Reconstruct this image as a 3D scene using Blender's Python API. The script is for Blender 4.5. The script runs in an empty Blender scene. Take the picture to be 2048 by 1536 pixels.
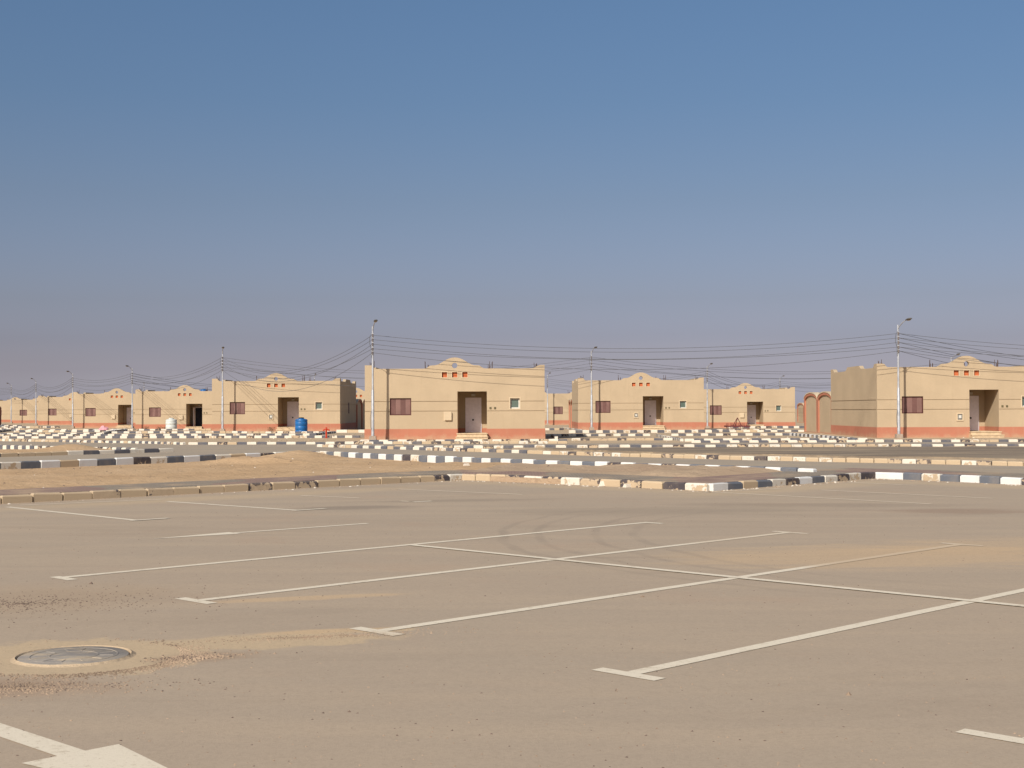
import bpy, bmesh, math, random
from mathutils import Vector, Matrix
from mathutils.geometry import tessellate_polygon
random.seed(7)
R = math.radians
scene = bpy.context.scene
COL = scene.collection

# ------------------------------------------------------------------ camera, sky, sun, exposure
CAM_H = 1.7
F = 2800.0
cam_data = bpy.data.cameras.new("camera")
cam = bpy.data.objects.new("camera", cam_data)
COL.objects.link(cam)
cam_data.sensor_width = 36.0
cam_data.lens = 36.0 * F / 2048.0
cam_data.clip_start = 0.1
cam_data.clip_end = 9000.0
cam.matrix_world = Matrix.Translation((0, 0, CAM_H)) @ Matrix.Rotation(R(90 + 1.033), 4, 'X') @ Matrix.Rotation(R(-0.206), 4, 'Z')
scene.camera = cam

SUN_EL, SUN_AZ = 34.5, 209.0          # azimuth clockwise from +Y (the viewing direction)
world = bpy.data.worlds.new("World")
scene.world = world
world.use_nodes = True
wn, wl = world.node_tree.nodes, world.node_tree.links
wn.clear()
w_out = wn.new("ShaderNodeOutputWorld")
w_bg = wn.new("ShaderNodeBackground")
sky = wn.new("ShaderNodeTexSky")
sky.sky_type = 'NISHITA'
sky.sun_disc = False
sky.sun_elevation = R(SUN_EL)
sky.sun_rotation = R(SUN_AZ)
sky.altitude = 0
sky.air_density = 1.0
sky.dust_density = 2.2
sky.ozone_density = 2.0
w_bg.inputs["Strength"].default_value = 0.085
# dusty desert air: a slight mauve cast towards the horizon, all the way round
tc = wn.new("ShaderNodeTexCoord")
sx = wn.new("ShaderNodeSeparateXYZ")
wl.new(tc.outputs["Generated"], sx.inputs[0])
rp = wn.new("ShaderNodeValToRGB")
rp.color_ramp.interpolation = 'LINEAR'
SKY_STOPS = [(0.0, (2.8, 2.5, 3.25)), (0.013, (1.90, 1.73, 2.26)), (0.026, (1.32, 1.175, 1.57)), (0.036, (1.10, 0.97, 1.29)), (0.049, (0.90, 0.80, 1.06)), (0.078, (0.79, 0.70, 0.855)), (0.148, (0.70, 0.675, 0.76)), (0.215, (0.63, 0.695, 0.79)), (0.277, (0.635, 0.735, 0.835)), (0.6, (0.9, 0.95, 1.0)), (1.0, (1.0, 1.0, 1.0))]
els = rp.color_ramp.elements
while len(els) < len(SKY_STOPS):
    els.new(0.5)
for e, (p, c) in zip(els, SKY_STOPS):
    e.position = p
    e.color = (*c, 1)
hz = wn.new("ShaderNodeTexNoise")          # uneven dust: shifts the gradient a little
hz.inputs["Scale"].default_value = 2.2
hz.inputs["Detail"].default_value = 3
hzm = wn.new("ShaderNodeMapping")
hzm.inputs["Scale"].default_value = (1, 1, 5)
wl.new(tc.outputs["Generated"], hzm.inputs[0])
wl.new(hzm.outputs[0], hz.inputs["Vector"])
hza = wn.new("ShaderNodeMath")
hza.operation = 'MULTIPLY_ADD'
wl.new(hz.outputs[0], hza.inputs[0])
hza.inputs[1].default_value = 0.016
hza.inputs[2].default_value = -0.008
hzb = wn.new("ShaderNodeMath")
hzb.operation = 'ADD'
wl.new(hza.outputs[0], hzb.inputs[0])
wl.new(sx.outputs["Z"], hzb.inputs[1])
wl.new(hzb.outputs[0], rp.inputs[0])
mulc = wn.new("ShaderNodeMix")
mulc.data_type = 'RGBA'
mulc.blend_type = 'MULTIPLY'
mulc.inputs[0].default_value = 1.0
wl.new(sky.outputs[0], mulc.inputs[6])
wl.new(rp.outputs[0], mulc.inputs[7])
wl.new(mulc.outputs[2], w_bg.inputs["Color"])
wl.new(w_bg.outputs[0], w_out.inputs[0])

sun_data = bpy.data.lights.new("sun", 'SUN')
sun_data.energy = 4.2
sun_data.angle = R(0.6)
sun_data.color = (1.0, 0.93, 0.83)
sun = bpy.data.objects.new("sun", sun_data)
COL.objects.link(sun)
az = R(SUN_AZ)
sdir = Vector((math.sin(az) * math.cos(R(SUN_EL)), math.cos(az) * math.cos(R(SUN_EL)), math.sin(R(SUN_EL))))
sun.rotation_euler = sdir.to_track_quat('Z', 'Y').to_euler()
sun.location = (-20, -30, 30)

vs = scene.view_settings
vs.view_transform = 'Standard'
vs.look = 'None'
vs.gamma = 1.0
vs.use_curve_mapping = False
vs.exposure = 0.25

# ------------------------------------------------------------------ node helpers
class NT:
    def __init__(s, name):
        s.m = bpy.data.materials.new(name)
        s.m.use_nodes = True
        s.n, s.l = s.m.node_tree.nodes, s.m.node_tree.links
        s.n.clear()
        s.out = s.n.new("ShaderNodeOutputMaterial")
        s.b = s.n.new("ShaderNodeBsdfPrincipled")
        s.l.new(s.b.outputs[0], s.out.inputs[0])
        s.b.inputs["Roughness"].default_value = 0.85
        s.b.inputs["Specular IOR Level"].default_value = 0.25
        s.tc = s.n.new("ShaderNodeTexCoord")
        s.obj = s.tc.outputs["Object"]
        s.gen = s.tc.outputs["Generated"]

    def setin(s, sock, v):
        if hasattr(v, "is_linked") or hasattr(v, "links"):
            s.l.new(v, sock)
        elif isinstance(v, (tuple, list)):
            sock.default_value = (*v, 1) if len(v) == 3 and sock.type == 'RGBA' else v
        else:
            sock.default_value = v

    def math(s, op, a, b=0.0, c=None, clamp=False):
        n = s.n.new("ShaderNodeMath")
        n.operation = op
        n.use_clamp = clamp
        s.setin(n.inputs[0], a)
        s.setin(n.inputs[1], b)
        if c is not None:
            s.setin(n.inputs[2], c)
        return n.outputs[0]

    def mapping(s, v, scale=(1, 1, 1), rot=(0, 0, 0), loc=(0, 0, 0)):
        n = s.n.new("ShaderNodeMapping")
        s.l.new(v, n.inputs["Vector"])
        n.inputs["Scale"].default_value = scale
        n.inputs["Rotation"].default_value = rot
        n.inputs["Location"].default_value = loc
        return n.outputs[0]

    def noise(s, v, scale, detail=4, rough=0.55, dist=0.0):
        n = s.n.new("ShaderNodeTexNoise")
        if v is not None:
            s.l.new(v, n.inputs["Vector"])
        n.inputs["Scale"].default_value = scale
        n.inputs["Detail"].default_value = detail
        n.inputs["Roughness"].default_value = rough
        n.inputs["Distortion"].default_value = dist
        return n.outputs[0]

    def ramp(s, v, a, b, lo=0.0, hi=1.0):
        n = s.n.new("ShaderNodeMapRange")
        n.interpolation_type = 'SMOOTHSTEP'
        s.l.new(v, n.inputs["Value"])
        n.inputs["From Min"].default_value = a
        n.inputs["From Max"].default_value = b
        n.inputs["To Min"].default_value = lo
        n.inputs["To Max"].default_value = hi
        return n.outputs[0]

    def mix(s, f, a, b, mode='MIX'):
        n = s.n.new("ShaderNodeMix")
        n.data_type = 'RGBA'
        n.blend_type = mode
        s.setin(n.inputs[0], f)
        s.setin(n.inputs[6], a)
        s.setin(n.inputs[7], b)
        return n.outputs[2]

    def add(s, a, b):
        n = s.n.new("ShaderNodeVectorMath")
        s.setin(n.inputs[0], a)
        s.setin(n.inputs[1], b)
        return n.outputs[0]

    def bump(s, h, strength=0.3, dist=0.02, prev=None):
        n = s.n.new("ShaderNodeBump")
        n.inputs["Strength"].default_value = strength
        n.inputs["Distance"].default_value = dist
        s.l.new(h, n.inputs["Height"])
        if prev is not None:
            s.l.new(prev, n.inputs["Normal"])
        s.l.new(n.outputs[0], s.b.inputs["Normal"])
        return n.outputs[0]

    def color(s, c):
        s.setin(s.b.inputs["Base Color"], c)
        return s.m

    def rnd_vec(s, k=37.0):
        oi = s.n.new("ShaderNodeObjectInfo")
        m = s.n.new("ShaderNodeVectorMath")
        m.operation = 'SCALE'
        m.inputs[3].default_value = k
        cmb = s.n.new("ShaderNodeCombineXYZ")
        s.l.new(oi.outputs["Random"], cmb.inputs[0])
        s.l.new(oi.outputs["Random"], cmb.inputs[1])
        s.l.new(oi.outputs["Random"], cmb.inputs[2])
        s.l.new(cmb.outputs[0], m.inputs[0])
        s.rand = oi.outputs["Random"]
        return s.add(s.obj, m.outputs[0])

    def blob(s, v, cx, cy, rx, ry, rot=0.0, soft=0.35, distort=None):
        """soft-edged patch on the ground round (cx, cy)"""
        m = s.mapping(v, rot=(0, 0, 0), loc=(-cx, -cy, 0))
        m = s.mapping(m, rot=(0, 0, -rot))
        m = s.mapping(m, scale=(1 / rx, 1 / ry, 0))
        n = s.n.new("ShaderNodeVectorMath")
        n.operation = 'LENGTH'
        s.l.new(m, n.inputs[0])
        d = n.outputs["Value"]
        if distort is not None:
            d = s.math('ADD', d, distort)
        return s.ramp(d, 1.0 + soft, 1.0 - soft)


def simple(name, col, rough=0.7, metal=0.0, var=0.12, scale=6.0, spec=0.3, bump=0.0, bscale=60):
    t = NT(name)
    v = t.rnd_vec()
    n = t.noise(v, scale, 5)
    f = t.ramp(n, 0.3, 0.7)
    c = t.mix(f, tuple(x * (1 - var) for x in col), tuple(min(1, x * (1 + var)) for x in col))
    t.color(c)
    t.b.inputs["Roughness"].default_value = rough
    t.b.inputs["Metallic"].default_value = metal
    t.b.inputs["Specular IOR Level"].default_value = spec
    if bump:
        t.bump(t.noise(v, bscale, 4), bump, 0.01)
    return t.m


def plaster(name, col, stain):
    t = NT(name)
    v = t.rnd_vec(11.0)
    big = t.ramp(t.noise(v, 0.6, 5), 0.35, 0.7)
    c = t.mix(big, tuple(x * 0.95 for x in col), tuple(x * 1.04 for x in col))
    streak = t.noise(t.mapping(v, scale=(3.0, 3.0, 0.25)), 1.6, 5, 0.6)
    c = t.mix(t.ramp(streak, 0.52, 0.8, 0, 0.4), c, stain)
    sz = t.n.new("ShaderNodeSeparateXYZ")
    t.l.new(t.obj, sz.inputs[0])
    low = t.math('ADD', sz.outputs[2], t.math('MULTIPLY', t.math('SUBTRACT', t.noise(v, 1.3, 6, 0.7), 0.5), 0.9))
    c = t.mix(t.ramp(low, 0.34, -0.05, 0, 0.55), c, (0.47, 0.345, 0.22))
    patchy = t.noise(v, 0.9, 3, 0.5)
    c = t.mix(t.ramp(patchy, 0.62, 0.66, 0, 0.10), c, tuple(min(1, x * 1.25) for x in col))
    fine = t.noise(v, 28, 4, 0.7)
    c = t.mix(t.ramp(fine, 0.3, 0.7, 0, 0.14), c, tuple(x * 0.72 for x in col))
    t.color(c)
    t.b.inputs["Roughness"].default_value = 0.92
    t.b.inputs["Specular IOR Level"].default_value = 0.12
    t.bump(t.noise(v, 55, 3, 0.7), 0.5, 0.012)
    return t.m


def asphalt(name, col, sandy, grey, detailed=False, sand_amt=0.45):
    t = NT(name)
    v = t.obj
    n1 = t.noise(v, 0.16, 6, 0.6)
    c = t.mix(t.ramp(n1, 0.35, 0.65), col, grey)
    st = t.noise(t.mapping(v, scale=(0.22, 1.5, 1), rot=(0, 0, R(-40))), 0.8, 6, 0.62, 0.6)
    c = t.mix(t.ramp(st, 0.42, 0.66, 0, min(0.9, sand_amt * 1.5)), c, sandy)
    st2 = t.noise(t.mapping(v, scale=(0.3, 1.3, 1), rot=(0, 0, R(-30))), 0.55, 6, 0.62, 1.0)
    c = t.mix(t.ramp(st2, 0.52, 0.72, 0, 0.55), c, tuple(x * 0.84 for x in col))
    red = t.noise(v, 0.45, 4, 0.6)
    c = t.mix(t.ramp(red, 0.55, 0.75, 0, 0.3), c, (col[0] * 1.04, col[1] * 0.88, col[2] * 0.82))
    if detailed:
        dn = t.math('MULTIPLY', t.math('SUBTRACT', t.noise(v, 2.2, 6, 0.65), 0.5), 1.3)
        dn2 = t.math('MULTIPLY', t.math('SUBTRACT', t.noise(t.mapping(v, scale=(0.6, 2.0, 1)), 1.2, 6, 0.65), 0.5), 2.0)
        sand = (0.55, 0.385, 0.225)
        sand2 = (0.49, 0.37, 0.235)
        for (cx, cy, rx, ry, rot, soft, amt, colr, d) in [
            (4.3, 16.0, 2.3, 1.15, 0.1, 0.4, 0.5, sand, dn2),
            (6.2, 17.2, 2.2, 0.9, 0.3, 0.4, 0.35, sand, dn2),
            (-3.02, 9.66, 0.90, 0.74, 0.0, 0.10, 0.95, sand2, dn),
            (-1.85, 10.25, 0.95, 0.30, 0.2, 0.15, 0.95, sand2, dn),
            (-1.3, 10.7, 0.5, 0.12, 0.2, 0.12, 0.85, sand2, dn),
            (-1.9, 12.6, 0.8, 0.14, 0.3, 0.4, 0.6, sand, dn),
            (-1.35, 10.75, 0.55, 0.10, 0.25, 0.3, 0.6, sand, dn),
            (-3.4, 8.55, 0.9, 0.35, 0.1, 0.5, 0.65, (0.33, 0.225, 0.15), dn),
            (-2.15, 9.6, 0.35, 0.2, 0.3, 0.4, 0.6, (0.33, 0.235, 0.16), dn),
            (-4.4, 12.6, 1.3, 0.9, 0.3, 0.6, 0.5, (0.36, 0.26, 0.17), dn),
            (-2.75, 24.2, 1.0, 0.45, 0.2, 0.5, 0.65, (0.22, 0.18, 0.14), dn2),
            (-1.2, 26.0, 1.7, 0.35, 0.2, 0.5, 0.45, (0.23, 0.19, 0.145), dn2),
            (7.3, 22.9, 1.1, 0.55, 0.0, 0.5, 0.6, (0.27, 0.19, 0.135), dn2),
            (5.2, 24.5, 2.2, 0.5, -0.1, 0.5, 0.4, (0.25, 0.2, 0.15), dn2),
            (2.5, 23.2, 2.6, 0.8, 0.1, 0.6, 0.4, (0.25, 0.205, 0.155), dn2),
            (-5.5, 27.3, 5.2, 0.55, R(44), 0.8, 0.6, sand2, dn2),
            (6.4, 30.0, 3.6, 0.6, R(45), 0.8, 0.6, sand2, dn2),
            (1.3, 30.4, 3.6, 0.5, R(-42), 0.8, 0.6, sand2, dn2),
            (10.4, 30.2, 2.6, 0.6, R(-50), 0.8, 0.6, sand2, dn2),
        ]:
            b = t.blob(v, cx, cy, rx, ry, rot, soft, d)
            c = t.mix(t.math('MULTIPLY', b, amt), c, colr)
        # tyre marks: four faint arcs
        wob = t.math('MULTIPLY', t.math('SUBTRACT', t.noise(v, 0.5, 3), 0.5), 0.4)
        brk = t.ramp(t.noise(v, 1.1, 4), 0.42, 0.6)
        fade = t.blob(v, 1.6, 18.0, 4.2, 5.2, 0.0, 0.5)
        for (cx, cy, r, w, amt) in [(7.44, 18.9, 7.6, 0.055, 0.24), (7.5, 18.9, 7.2, 0.055, 0.22), (8.4, 18.6, 7.3, 0.055, 0.23), (8.5, 18.6, 6.85, 0.06, 0.2)]:
            m = t.mapping(v, scale=(1, 1, 0), loc=(-cx, -cy, 0))
            n = t.n.new("ShaderNodeVectorMath")
            n.operation = 'LENGTH'
            t.l.new(m, n.inputs[0])
            d = t.math('ABSOLUTE', t.math('SUBTRACT', t.math('ADD', n.outputs["Value"], wob), r))
            k = t.ramp(d, w * 1.6, w * 0.5)
            k = t.math('MULTIPLY', t.math('MULTIPLY', k, fade), t.math('MULTIPLY', t.math('ADD', t.math('MULTIPLY', brk, 0.5), 0.5), amt))
            c = t.mix(k, c, (0.17, 0.145, 0.12))
    fine = t.noise(v, 45, 4, 0.8)
    c = t.mix(t.ramp(fine, 0.42, 0.68, 0, 0.30), c, tuple(x * 0.62 for x in col))
    mid = t.noise(v, 9, 5, 0.75)
    c = t.mix(t.ramp(mid, 0.5, 0.72, 0, 0.22), c, tuple(x * 0.78 for x in col))
    c = t.mix(t.ramp(mid, 0.5, 0.3, 0, 0.18), c, sandy)
    sp = t.n.new("ShaderNodeTexVoronoi")
    sp.inputs["Scale"].default_value = 26
    t.l.new(v, sp.inputs["Vector"])
    c = t.mix(t.ramp(sp.outputs["Distance"], 0.13, 0.04, 0, 0.30), c, tuple(min(1, x * 1.6) for x in sandy))
    t.color(c)
    t.b.inputs["Roughness"].default_value = 0.95
    t.b.inputs["Specular IOR Level"].default_value = 0.08
    t.bump(t.noise(v, 90, 3, 0.75), 0.35, 0.006, )
    return t.m


def sand_mat(name, a, b, dark, lump=0.5):
    t = NT(name)
    v = t.obj
    n1 = t.noise(v, 0.35, 7, 0.62)
    c = t.mix(t.ramp(n1, 0.35, 0.68), a, b)
    st = t.noise(t.mapping(v, scale=(0.5, 1.2, 1)), 1.1, 7, 0.65, 0.8)
    c = t.mix(t.ramp(st, 0.56, 0.78, 0, 0.6), c, dark)
    fine = t.noise(v, 35, 4, 0.75)
    c = t.mix(t.ramp(fine, 0.4, 0.75, 0, 0.25), c, tuple(x * 0.6 for x in a))
    t.color(c)
    t.b.inputs["Roughness"].default_value = 1.0
    t.b.inputs["Specular IOR Level"].default_value = 0.05
    p = t.bump(t.noise(v, 4, 6, 0.7), lump, 0.06)
    t.bump(t.noise(v, 60, 3, 0.75), 0.4, 0.01, p)
    return t.m


def painted_block(name, paint, conc, wear):
    """painted kerb stone: paint flaked off the middle of the faces"""
    t = NT(name)
    v = t.rnd_vec(53.0)
    n = t.noise(v, 7.0, 6, 0.68, 0.5)
    sxz = t.n.new("ShaderNodeSeparateXYZ")
    t.l.new(t.gen, sxz.inputs[0])
    ex = t.math('MULTIPLY', sxz.outputs[0], t.math('SUBTRACT', 1.0, sxz.outputs[0]))
    ez = t.math('MULTIPLY', sxz.outputs[2], t.math('SUBTRACT', 1.0, sxz.outputs[2]))
    mid = t.math('MULTIPLY', t.math('MULTIPLY', ex, ez), 2.2)
    s = t.math('ADD', n, mid)
    s = t.math('ADD', s, t.math('MULTIPLY', t.math('SUBTRACT', t.rand, 0.5), 0.16))
    flake = t.ramp(s, 0.86 - wear, 0.90 - wear)
    dirt = t.ramp(t.noise(v, 3.0, 5, 0.6), 0.4, 0.75, 0, 0.35)
    pc = t.mix(dirt, paint, tuple(p * 0.5 + c * 0.5 for p, c in zip(paint, conc)))
    cc = t.mix(t.ramp(t.noise(v, 9, 5), 0.35, 0.7), tuple(x * 0.88 for x in conc), conc)
    c = t.mix(flake, pc, cc)
    t.color(c)
    t.b.inputs["Roughness"].default_value = 0.8
    t.b.inputs["Specular IOR Level"].default_value = 0.15
    t.bump(t.math('ADD', t.noise(v, 40, 4, 0.7), t.math('MULTIPLY', flake, -0.6)), 0.4, 0.008)
    return t.m


def line_paint(name, col, under):
    t = NT(name)
    v = t.obj
    n = t.noise(v, 9, 6, 0.75)
    b = t.noise(v, 0.9, 4, 0.6)
    s = t.math('ADD', n, t.math('MULTIPLY', b, 0.5))
    c = t.mix(t.ramp(s, 0.80, 1.0, 0, 0.75), col, under)
    fine = t.noise(v, 50, 3, 0.7)
    c = t.mix(t.ramp(fine, 0.5, 0.72, 0, 0.3), c, under)
    # paint half buried under the drifted sand
    dn = t.math('MULTIPLY', t.math('SUBTRACT', t.noise(v, 1.6, 5, 0.65), 0.5), 1.4)
    for (cx, cy, rx, ry, amt) in [(4.5, 16.2, 1.9, 1.3, 0.75), (-1.4, 10.4, 0.6, 0.3, 0.4), (3.0, 18.3, 1.2, 0.8, 0.3)]:
        c = t.mix(t.math('MULTIPLY', t.blob(v, cx, cy, rx, ry, 0.3, 0.4, dn), amt), c, (0.48, 0.35, 0.22))
    chip = t.noise(v, 22, 4, 0.8)
    c = t.mix(t.ramp(chip, 0.60, 0.66, 0, 0.6), c, under)
    t.color(c)
    t.b.inputs["Roughness"].default_value = 0.9
    t.b.inputs["Specular IOR Level"].default_value = 0.1
    t.bump(t.noise(v, 80, 3, 0.75), 0.3, 0.005)
    return t.m


CONC = (0.49, 0.375, 0.25)
M = {}
M['cream'] = plaster("cream_plaster", (0.455, 0.352, 0.232), (0.385, 0.295, 0.19))
M['cream_light'] = plaster("cream_trim", (0.58, 0.46, 0.31), (0.5, 0.39, 0.26))
M['red'] = plaster("terracotta_paint", (0.43, 0.175, 0.11), (0.45, 0.26, 0.17))
M['niche'] = simple("niche_orange", (0.48, 0.13, 0.05), 0.9)
M['step'] = simple("step_stone", (0.55, 0.42, 0.27), 0.85, bump=0.3)
M['shutter'] = simple("shutter_brown", (0.165, 0.082, 0.070), 0.6, var=0.12, scale=1.5)
M['shutter_light'] = simple("shutter_faded", (0.225, 0.125, 0.105), 0.6, var=0.12, scale=1.5)
M['shutter_frame'] = simple("shutter_frame", (0.07, 0.016, 0.014), 0.6)
M['door'] = simple("door_white", (0.85, 0.80, 0.85), 0.45, var=0.05)
M['room_shade'] = simple("painted_room_shade", (0.02, 0.02, 0.03), 0.9)  # near-black colour standing in for the shade of unlit rooms
M['glass'] = simple("window_glass", (0.09, 0.13, 0.11), 0.12, spec=0.6)
M['white_frame'] = simple("window_frame_white", (0.55, 0.53, 0.47), 0.5)
M['alu_frame'] = simple("window_frame_grey", (0.18, 0.17, 0.15), 0.5)
M['black'] = simple("black_plastic", (0.02, 0.02, 0.016), 0.5)
M['brass'] = simple("socket_metal", (0.12, 0.10, 0.05), 0.5)
M['galv'] = simple("galvanised_steel", (0.45, 0.46, 0.48), 0.45, metal=0.35, var=0.15, scale=4)
M['lamp_head'] = simple("lamp_housing", (0.13, 0.12, 0.11), 0.5)
M['lamp_glass'] = simple("lamp_glass", (0.35, 0.30, 0.24), 0.3)
M['concrete'] = simple("rough_concrete", (0.33, 0.26, 0.20), 0.95, bump=0.5, bscale=30)
M['wire'] = simple("cable_black", (0.10, 0.10, 0.105), 0.7)
M['ceramic'] = simple("insulator_ceramic", (0.16, 0.13, 0.12), 0.4)
M['rust'] = simple("rusty_rebar", (0.10, 0.06, 0.045), 0.9)
M['blue'] = simple("blue_plastic_tank", (0.015, 0.12, 0.33), 0.42, var=0.1, spec=0.4)
M['white_tank'] = simple("white_plastic_tank", (0.56, 0.58, 0.54), 0.5, var=0.08)
M['hydrant'] = simple("red_enamel", (0.42, 0.04, 0.014), 0.5)
M['harrow'] = simple("dark_red_steel", (0.13, 0.03, 0.03), 0.7)
M['iron'] = None
M['pink'] = simple("pink_cloth", (0.62, 0.30, 0.33), 0.9)
M['cloth_white'] = simple("white_sack", (0.6, 0.56, 0.5), 0.9)
M['stone'] = simple("stone_tan", (0.30, 0.215, 0.145), 0.95, var=0.3, scale=2, bump=0.5)
M['stone_dark'] = simple("stone_dark", (0.14, 0.10, 0.075), 0.95, var=0.3)
M['debris_white'] = simple("debris_white", (0.62, 0.55, 0.45), 0.9)
M['sand'] = sand_mat("sand", (0.43, 0.325, 0.215), (0.49, 0.375, 0.25), (0.33, 0.24, 0.155))
M['sand_orange'] = sand_mat("orange_sand", (0.47, 0.315, 0.18), (0.52, 0.36, 0.215), (0.32, 0.205, 0.12), 1.0)
M['dirt'] = sand_mat("brown_dirt", (0.40, 0.285, 0.19), (0.46, 0.34, 0.225), (0.25, 0.165, 0.115), 1.0)
M['lot'] = asphalt("parking_asphalt", (0.385, 0.303, 0.222), (0.43, 0.335, 0.238), (0.375, 0.30, 0.222), True, 0.35)
M['road'] = asphalt("road_asphalt", (0.35, 0.29, 0.22), (0.41, 0.32, 0.22), (0.33, 0.275, 0.215))
M['old_road'] = asphalt("old_asphalt", (0.19, 0.15, 0.113), (0.36, 0.28, 0.19), (0.22, 0.175, 0.13), False, 0.9)
M['k_white'] = painted_block("kerb_white", (0.66, 0.60, 0.50), CONC, 0.014)
M['k_white_cool'] = painted_block("kerb_white_cool", (0.64, 0.63, 0.60), CONC, -0.03)
M['k_white_worn'] = painted_block("kerb_white_worn", (0.62, 0.57, 0.48), CONC, 0.26)
M['k_dark'] = painted_block("kerb_dark", (0.11, 0.11, 0.125), CONC, 0.014)
M['k_dark_cool'] = painted_block("kerb_dark_cool", (0.125, 0.135, 0.155), CONC, -0.05)
M['k_dark_worn'] = painted_block("kerb_dark_worn", (0.07, 0.06, 0.065), CONC, 0.27)
M['k_residue'] = painted_block("kerb_residue", (0.11, 0.09, 0.085), CONC, 0.38)
M['k_bare'] = painted_block("kerb_bare", (0.47, 0.36, 0.235), CONC, 0.1)
M['line'] = line_paint("road_paint", (0.66, 0.58, 0.45), (0.40, 0.32, 0.22))
M['line_worn'] = line_paint("road_paint_worn", (0.60, 0.50, 0.37), (0.42, 0.33, 0.235))


def paver_mat():
    t = NT("paver_strip")
    v = t.obj
    # strips of grey and of red concrete pavers alternate along the walk
    sp = t.n.new("ShaderNodeSeparateXYZ")
    t.l.new(v, sp.inputs[0])
    seg = t.math('ADD', t.math('MULTIPLY', sp.outputs[0], 0.55), t.math('MULTIPLY', t.noise(v, 0.3, 2), 1.5))
    w = t.math('SINE', t.math('MULTIPLY', seg, 2.4))
    f = t.ramp(w, 0.0, 0.12)
    bk = t.n.new("ShaderNodeTexBrick")
    t.l.new(t.mapping(v, rot=(0, 0, R(45))), bk.inputs["Vector"])
    bk.inputs["Scale"].default_value = 4.5
    bk.inputs["Mortar Size"].default_value = 0.03
    bk.inputs["Color1"].default_value = (1, 1, 1, 1)
    bk.inputs["Color2"].default_value = (0.86, 0.86, 0.86, 1)
    bk.inputs["Mortar"].default_value = (0.62, 0.58, 0.5, 1)
    c = t.mix(f, (0.295, 0.245, 0.19), (0.30, 0.205, 0.165))
    c = t.mix(1.0, c, bk.outputs[0], 'MULTIPLY')
    c = t.mix(t.ramp(t.noise(v, 0.9, 6, 0.65), 0.45, 0.72, 0, 0.85), c, (0.42, 0.30, 0.19))
    t.color(c)
    t.bump(t.noise(v, 20, 5, 0.7), 0.5, 0.015)
    return t.m


M['paver'] = paver_mat()


def iron_mat():
    t = NT("manhole_iron")
    v = t.obj
    c = t.mix(t.ramp(t.noise(v, 4, 5, 0.65), 0.4, 0.6), (0.24, 0.215, 0.19), (0.30, 0.265, 0.225))
    c = t.mix(t.ramp(t.noise(t.mapping(v, scale=(1, 2.2, 1)), 2.6, 6, 0.7, 0.5), 0.47, 0.60, 0, 0.8), c, (0.40, 0.32, 0.225))
    t.color(c)
    t.b.inputs["Roughness"].default_value = 0.95
    t.b.inputs["Specular IOR Level"].default_value = 0.08
    t.bump(t.noise(v, 60, 4, 0.7), 0.4, 0.006)
    return t.m


M['iron'] = iron_mat()

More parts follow.
